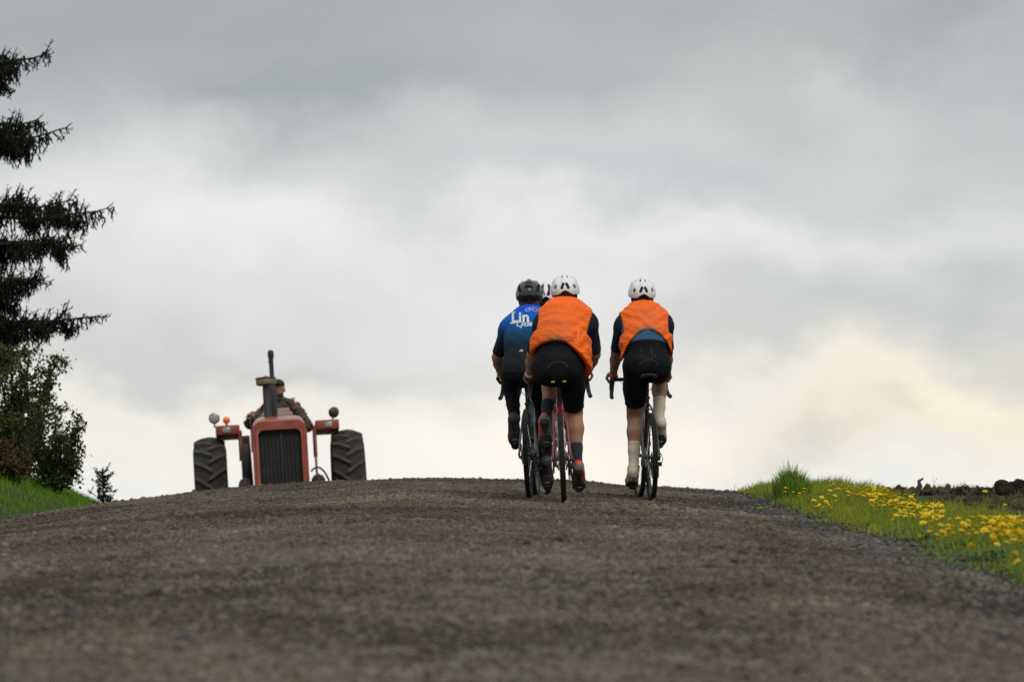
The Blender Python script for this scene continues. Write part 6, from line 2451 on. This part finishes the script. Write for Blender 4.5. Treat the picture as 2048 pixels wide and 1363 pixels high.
def build_driver(tr):
    root = empty('person', tr.location, tr.rotation_euler)
    tag(root, 'tractor driver in brown jacket and dark cap seated behind the exhaust stack', 'person')
    X0 = 0.055
    Pv = Vector((X0, 0.24, 1.47))
    S = Vector((X0, 0.08, 2.035))
    tr_ = (S - Pv).normalized()
    un = Vector((0, -tr_.z, tr_.y))
    torso = [ell(Pv, (0.18, 0.15, 0.12), 0.05), cap(Pv, Pv.lerp(S, .5), .155, .165, .06, un, .82), cap(Pv.lerp(S, .5), Pv.lerp(S, .86), .165, .165, .05, un, .76),
             cap(S + Vector((-.18, 0, -.06)), S + Vector((0, 0, -.01)), .072, .085, .05), cap(S + Vector((.18, 0, -.06)), S + Vector((0, 0, -.01)), .072, .085, .05)]
    H = S + Vector((-0.01, -0.11, 0.215))
    neck = [cap(S, H + Vector((0, 0.01, -.06)), .062, .056, .03)]
    gripL = Vector((-0.345, -0.44, 1.862))
    gripR = Vector((0.25, -0.08, 2.055))
    arms, fore, hands = [], [], []
    shL, shR = S + Vector((-.205, 0, -.075)), S + Vector((.205, 0, -.075))
    wL = gripL + Vector((0.03, .115, .022))
    eL = ik(shL, wL, .30, .26, (-.6, .3, -.6))
    wR = gripR + Vector((0.03, 0.03, -0.085))
    eR = ik(shR, wR, .30, .26, (.55, -.5, -1.0))
    arms = [cap(shL, eL, .066, .054, .03), cap(eL, wL, .052, .038, .02), cap(shR, eR, .066, .054, .03), cap(eR, wR, .054, .038, .02)]
    hipL, hipR = Pv + Vector((-.1, -.02, -.02)), Pv + Vector((.1, -.02, -.02))
    legs = []
    shoes = []
    for h, s in ((hipL, -1), (hipR, 1)):
        an = Vector((X0 + .25 * s, -.55, .86))
        kn = ik(h, an, .44, .43, (.35 * s, -1, .9))
        legs += [cap(h, kn, .095, .07, .04), cap(kn, an, .066, .045, .03)]
        shoes.append((an, s))
    hp, q = head_prims((0, 0, 0), 0.0)
    # the head faces the viewer: turn the built head half round
    def turn(p):
        if p[0] == 'c':
            return ('c', *[np.array((-v[0] + H.x, -v[1] + H.y, v[2] + H.z), np.float32) for v in p[1:3]], *p[3:])
        M = np.array(Matrix.Rotation(math.pi, 3, 'Z'), np.float32) @ p[3]
        return ('e', np.array((-p[1][0] + H.x, -p[1][1] + H.y, p[1][2] + H.z), np.float32), p[2], M, p[4])
    hp = [turn(p) for p in hp]
    T1 = Matrix.Rotation(math.pi, 3, 'Z')
    T2 = Matrix(((-1, 0, 0), (0, 0, -1), (0, -1, 0))).transposed()
    body = many('body', [(torso + neck + arms + legs, .011), (hp, .0055), (hand_prims(gripL, 1, T1), .0045), (hand_prims(gripR, 1, Matrix.Rotation(-1.45, 3, 'X') @ T1), .0045)], M_skin, root)
    for s in (-1, 1):
        e = MB().lathe(H + Vector((.032 * s, -.070, -.004)), (0, -1, 0), [(.001, 0), (.010, .004), (.012, .011), (.009, .018), (.001, .021)], 12)
        e.build('eye', M_eye, root)
    M_jacket = mat('brown_canvas', (0.070, 0.050, 0.028), 0.9, 0.25, 8, 0.5, 20, dirt=(0.045, 0.038, 0.022), dscale=6, damt=0.6)
    def f_j(P):
        d = field(P, torso)
        d = smin(d, field(P, arms), .03)
        for w, e in ((wL, eL), (wR, eR)):
            n = np.array((w - e).normalized(), np.float32)
            near = np.sqrt(((P - np.array(w, np.float32)) ** 2).sum(1)) < .13
            d = np.where(near, np.maximum(d, (P - np.array(w, np.float32)) @ n + .01), d)
        d = np.maximum(d, 1.38 - P[:, 2])
        wr = .006 * np.sin(P[:, 2] * 60 + 6 * np.sin(P[:, 0] * 14)) + .005 * np.sin(P[:, 0] * 50 + 9 * np.sin(P[:, 2] * 15))
        return d - .028 + wr
    lo, hi = bounds(torso + arms, .05)
    j = solid('jacket', f_j, lo, hi, .010, M_jacket, root)
    cl = MB()
    cl.tube([S + Vector((.085 * math.cos(R(a)), -.02 + .08 * math.sin(R(a)), .06 + .02 * math.sin(R(a)))) for a in range(0, 360, 20)], .022, 8, closed=True, squash=((0, 0, 1), 1.5))
    cl.build('collar', M_jacket, j)
    def f_t(P):
        d = field(P, legs + torso[:1])
        return np.maximum(d, P[:, 2] - 1.53) - .012 + .004 * np.sin(P[:, 1] * 60 + 8 * P[:, 0])
    lo, hi = bounds(legs + torso[:1], .04)
    solid('trousers', f_t, lo, hi, .012, mat('dark_denim', (0.020, 0.028, 0.045), .9, .3, 10, .4, 30), root)
    for an, s in shoes:
        sp = [cap(an + Vector((0, .04, -.06)), an + Vector((0, -.16, -.075)), .045, .045, .03), cap(an, an + Vector((0, .03, -.05)), .05, .05, .03)]
        lo, hi = bounds(sp, .03)
        solid('boot', lambda P: np.maximum(field(P, sp), an.z - .105 - P[:, 2]), lo, hi, .009, M_shoeblack, root)
    capm = mat('dark_cap', (0.022, 0.020, 0.016), .9, .3, 12, .3, 40)
    cp = [ell(H + Vector((0, .006, .045)), (.086, .104, .082), .02), ell(H + Vector((0, -.120, .050)), (.068, .075, .010), .015)]
    lo, hi = bounds(cp, .02)
    solid('cap', lambda P: np.maximum(field(P, cp), H.z + .028 - P[:, 2]), lo, hi, .006, capm, root)
    hr = [ell(H + Vector((0, .03, .0)), (.082, .082, .085), .02)]
    lo, hi = bounds(hr, .02)
    solid('hair', lambda P: field(P, hr), lo, hi, .007, M_hair, root)
    solid('beard', lambda P: np.maximum(field(P, [ell(H + Vector((0, -.05, -.085)), (.062, .058, .048), .02)]), P[:, 2] - H.z + .058), np.array(H) - .2, np.array(H) + .2, .007, M_hair, root)


tractor = build_tractor()
build_driver(tractor)
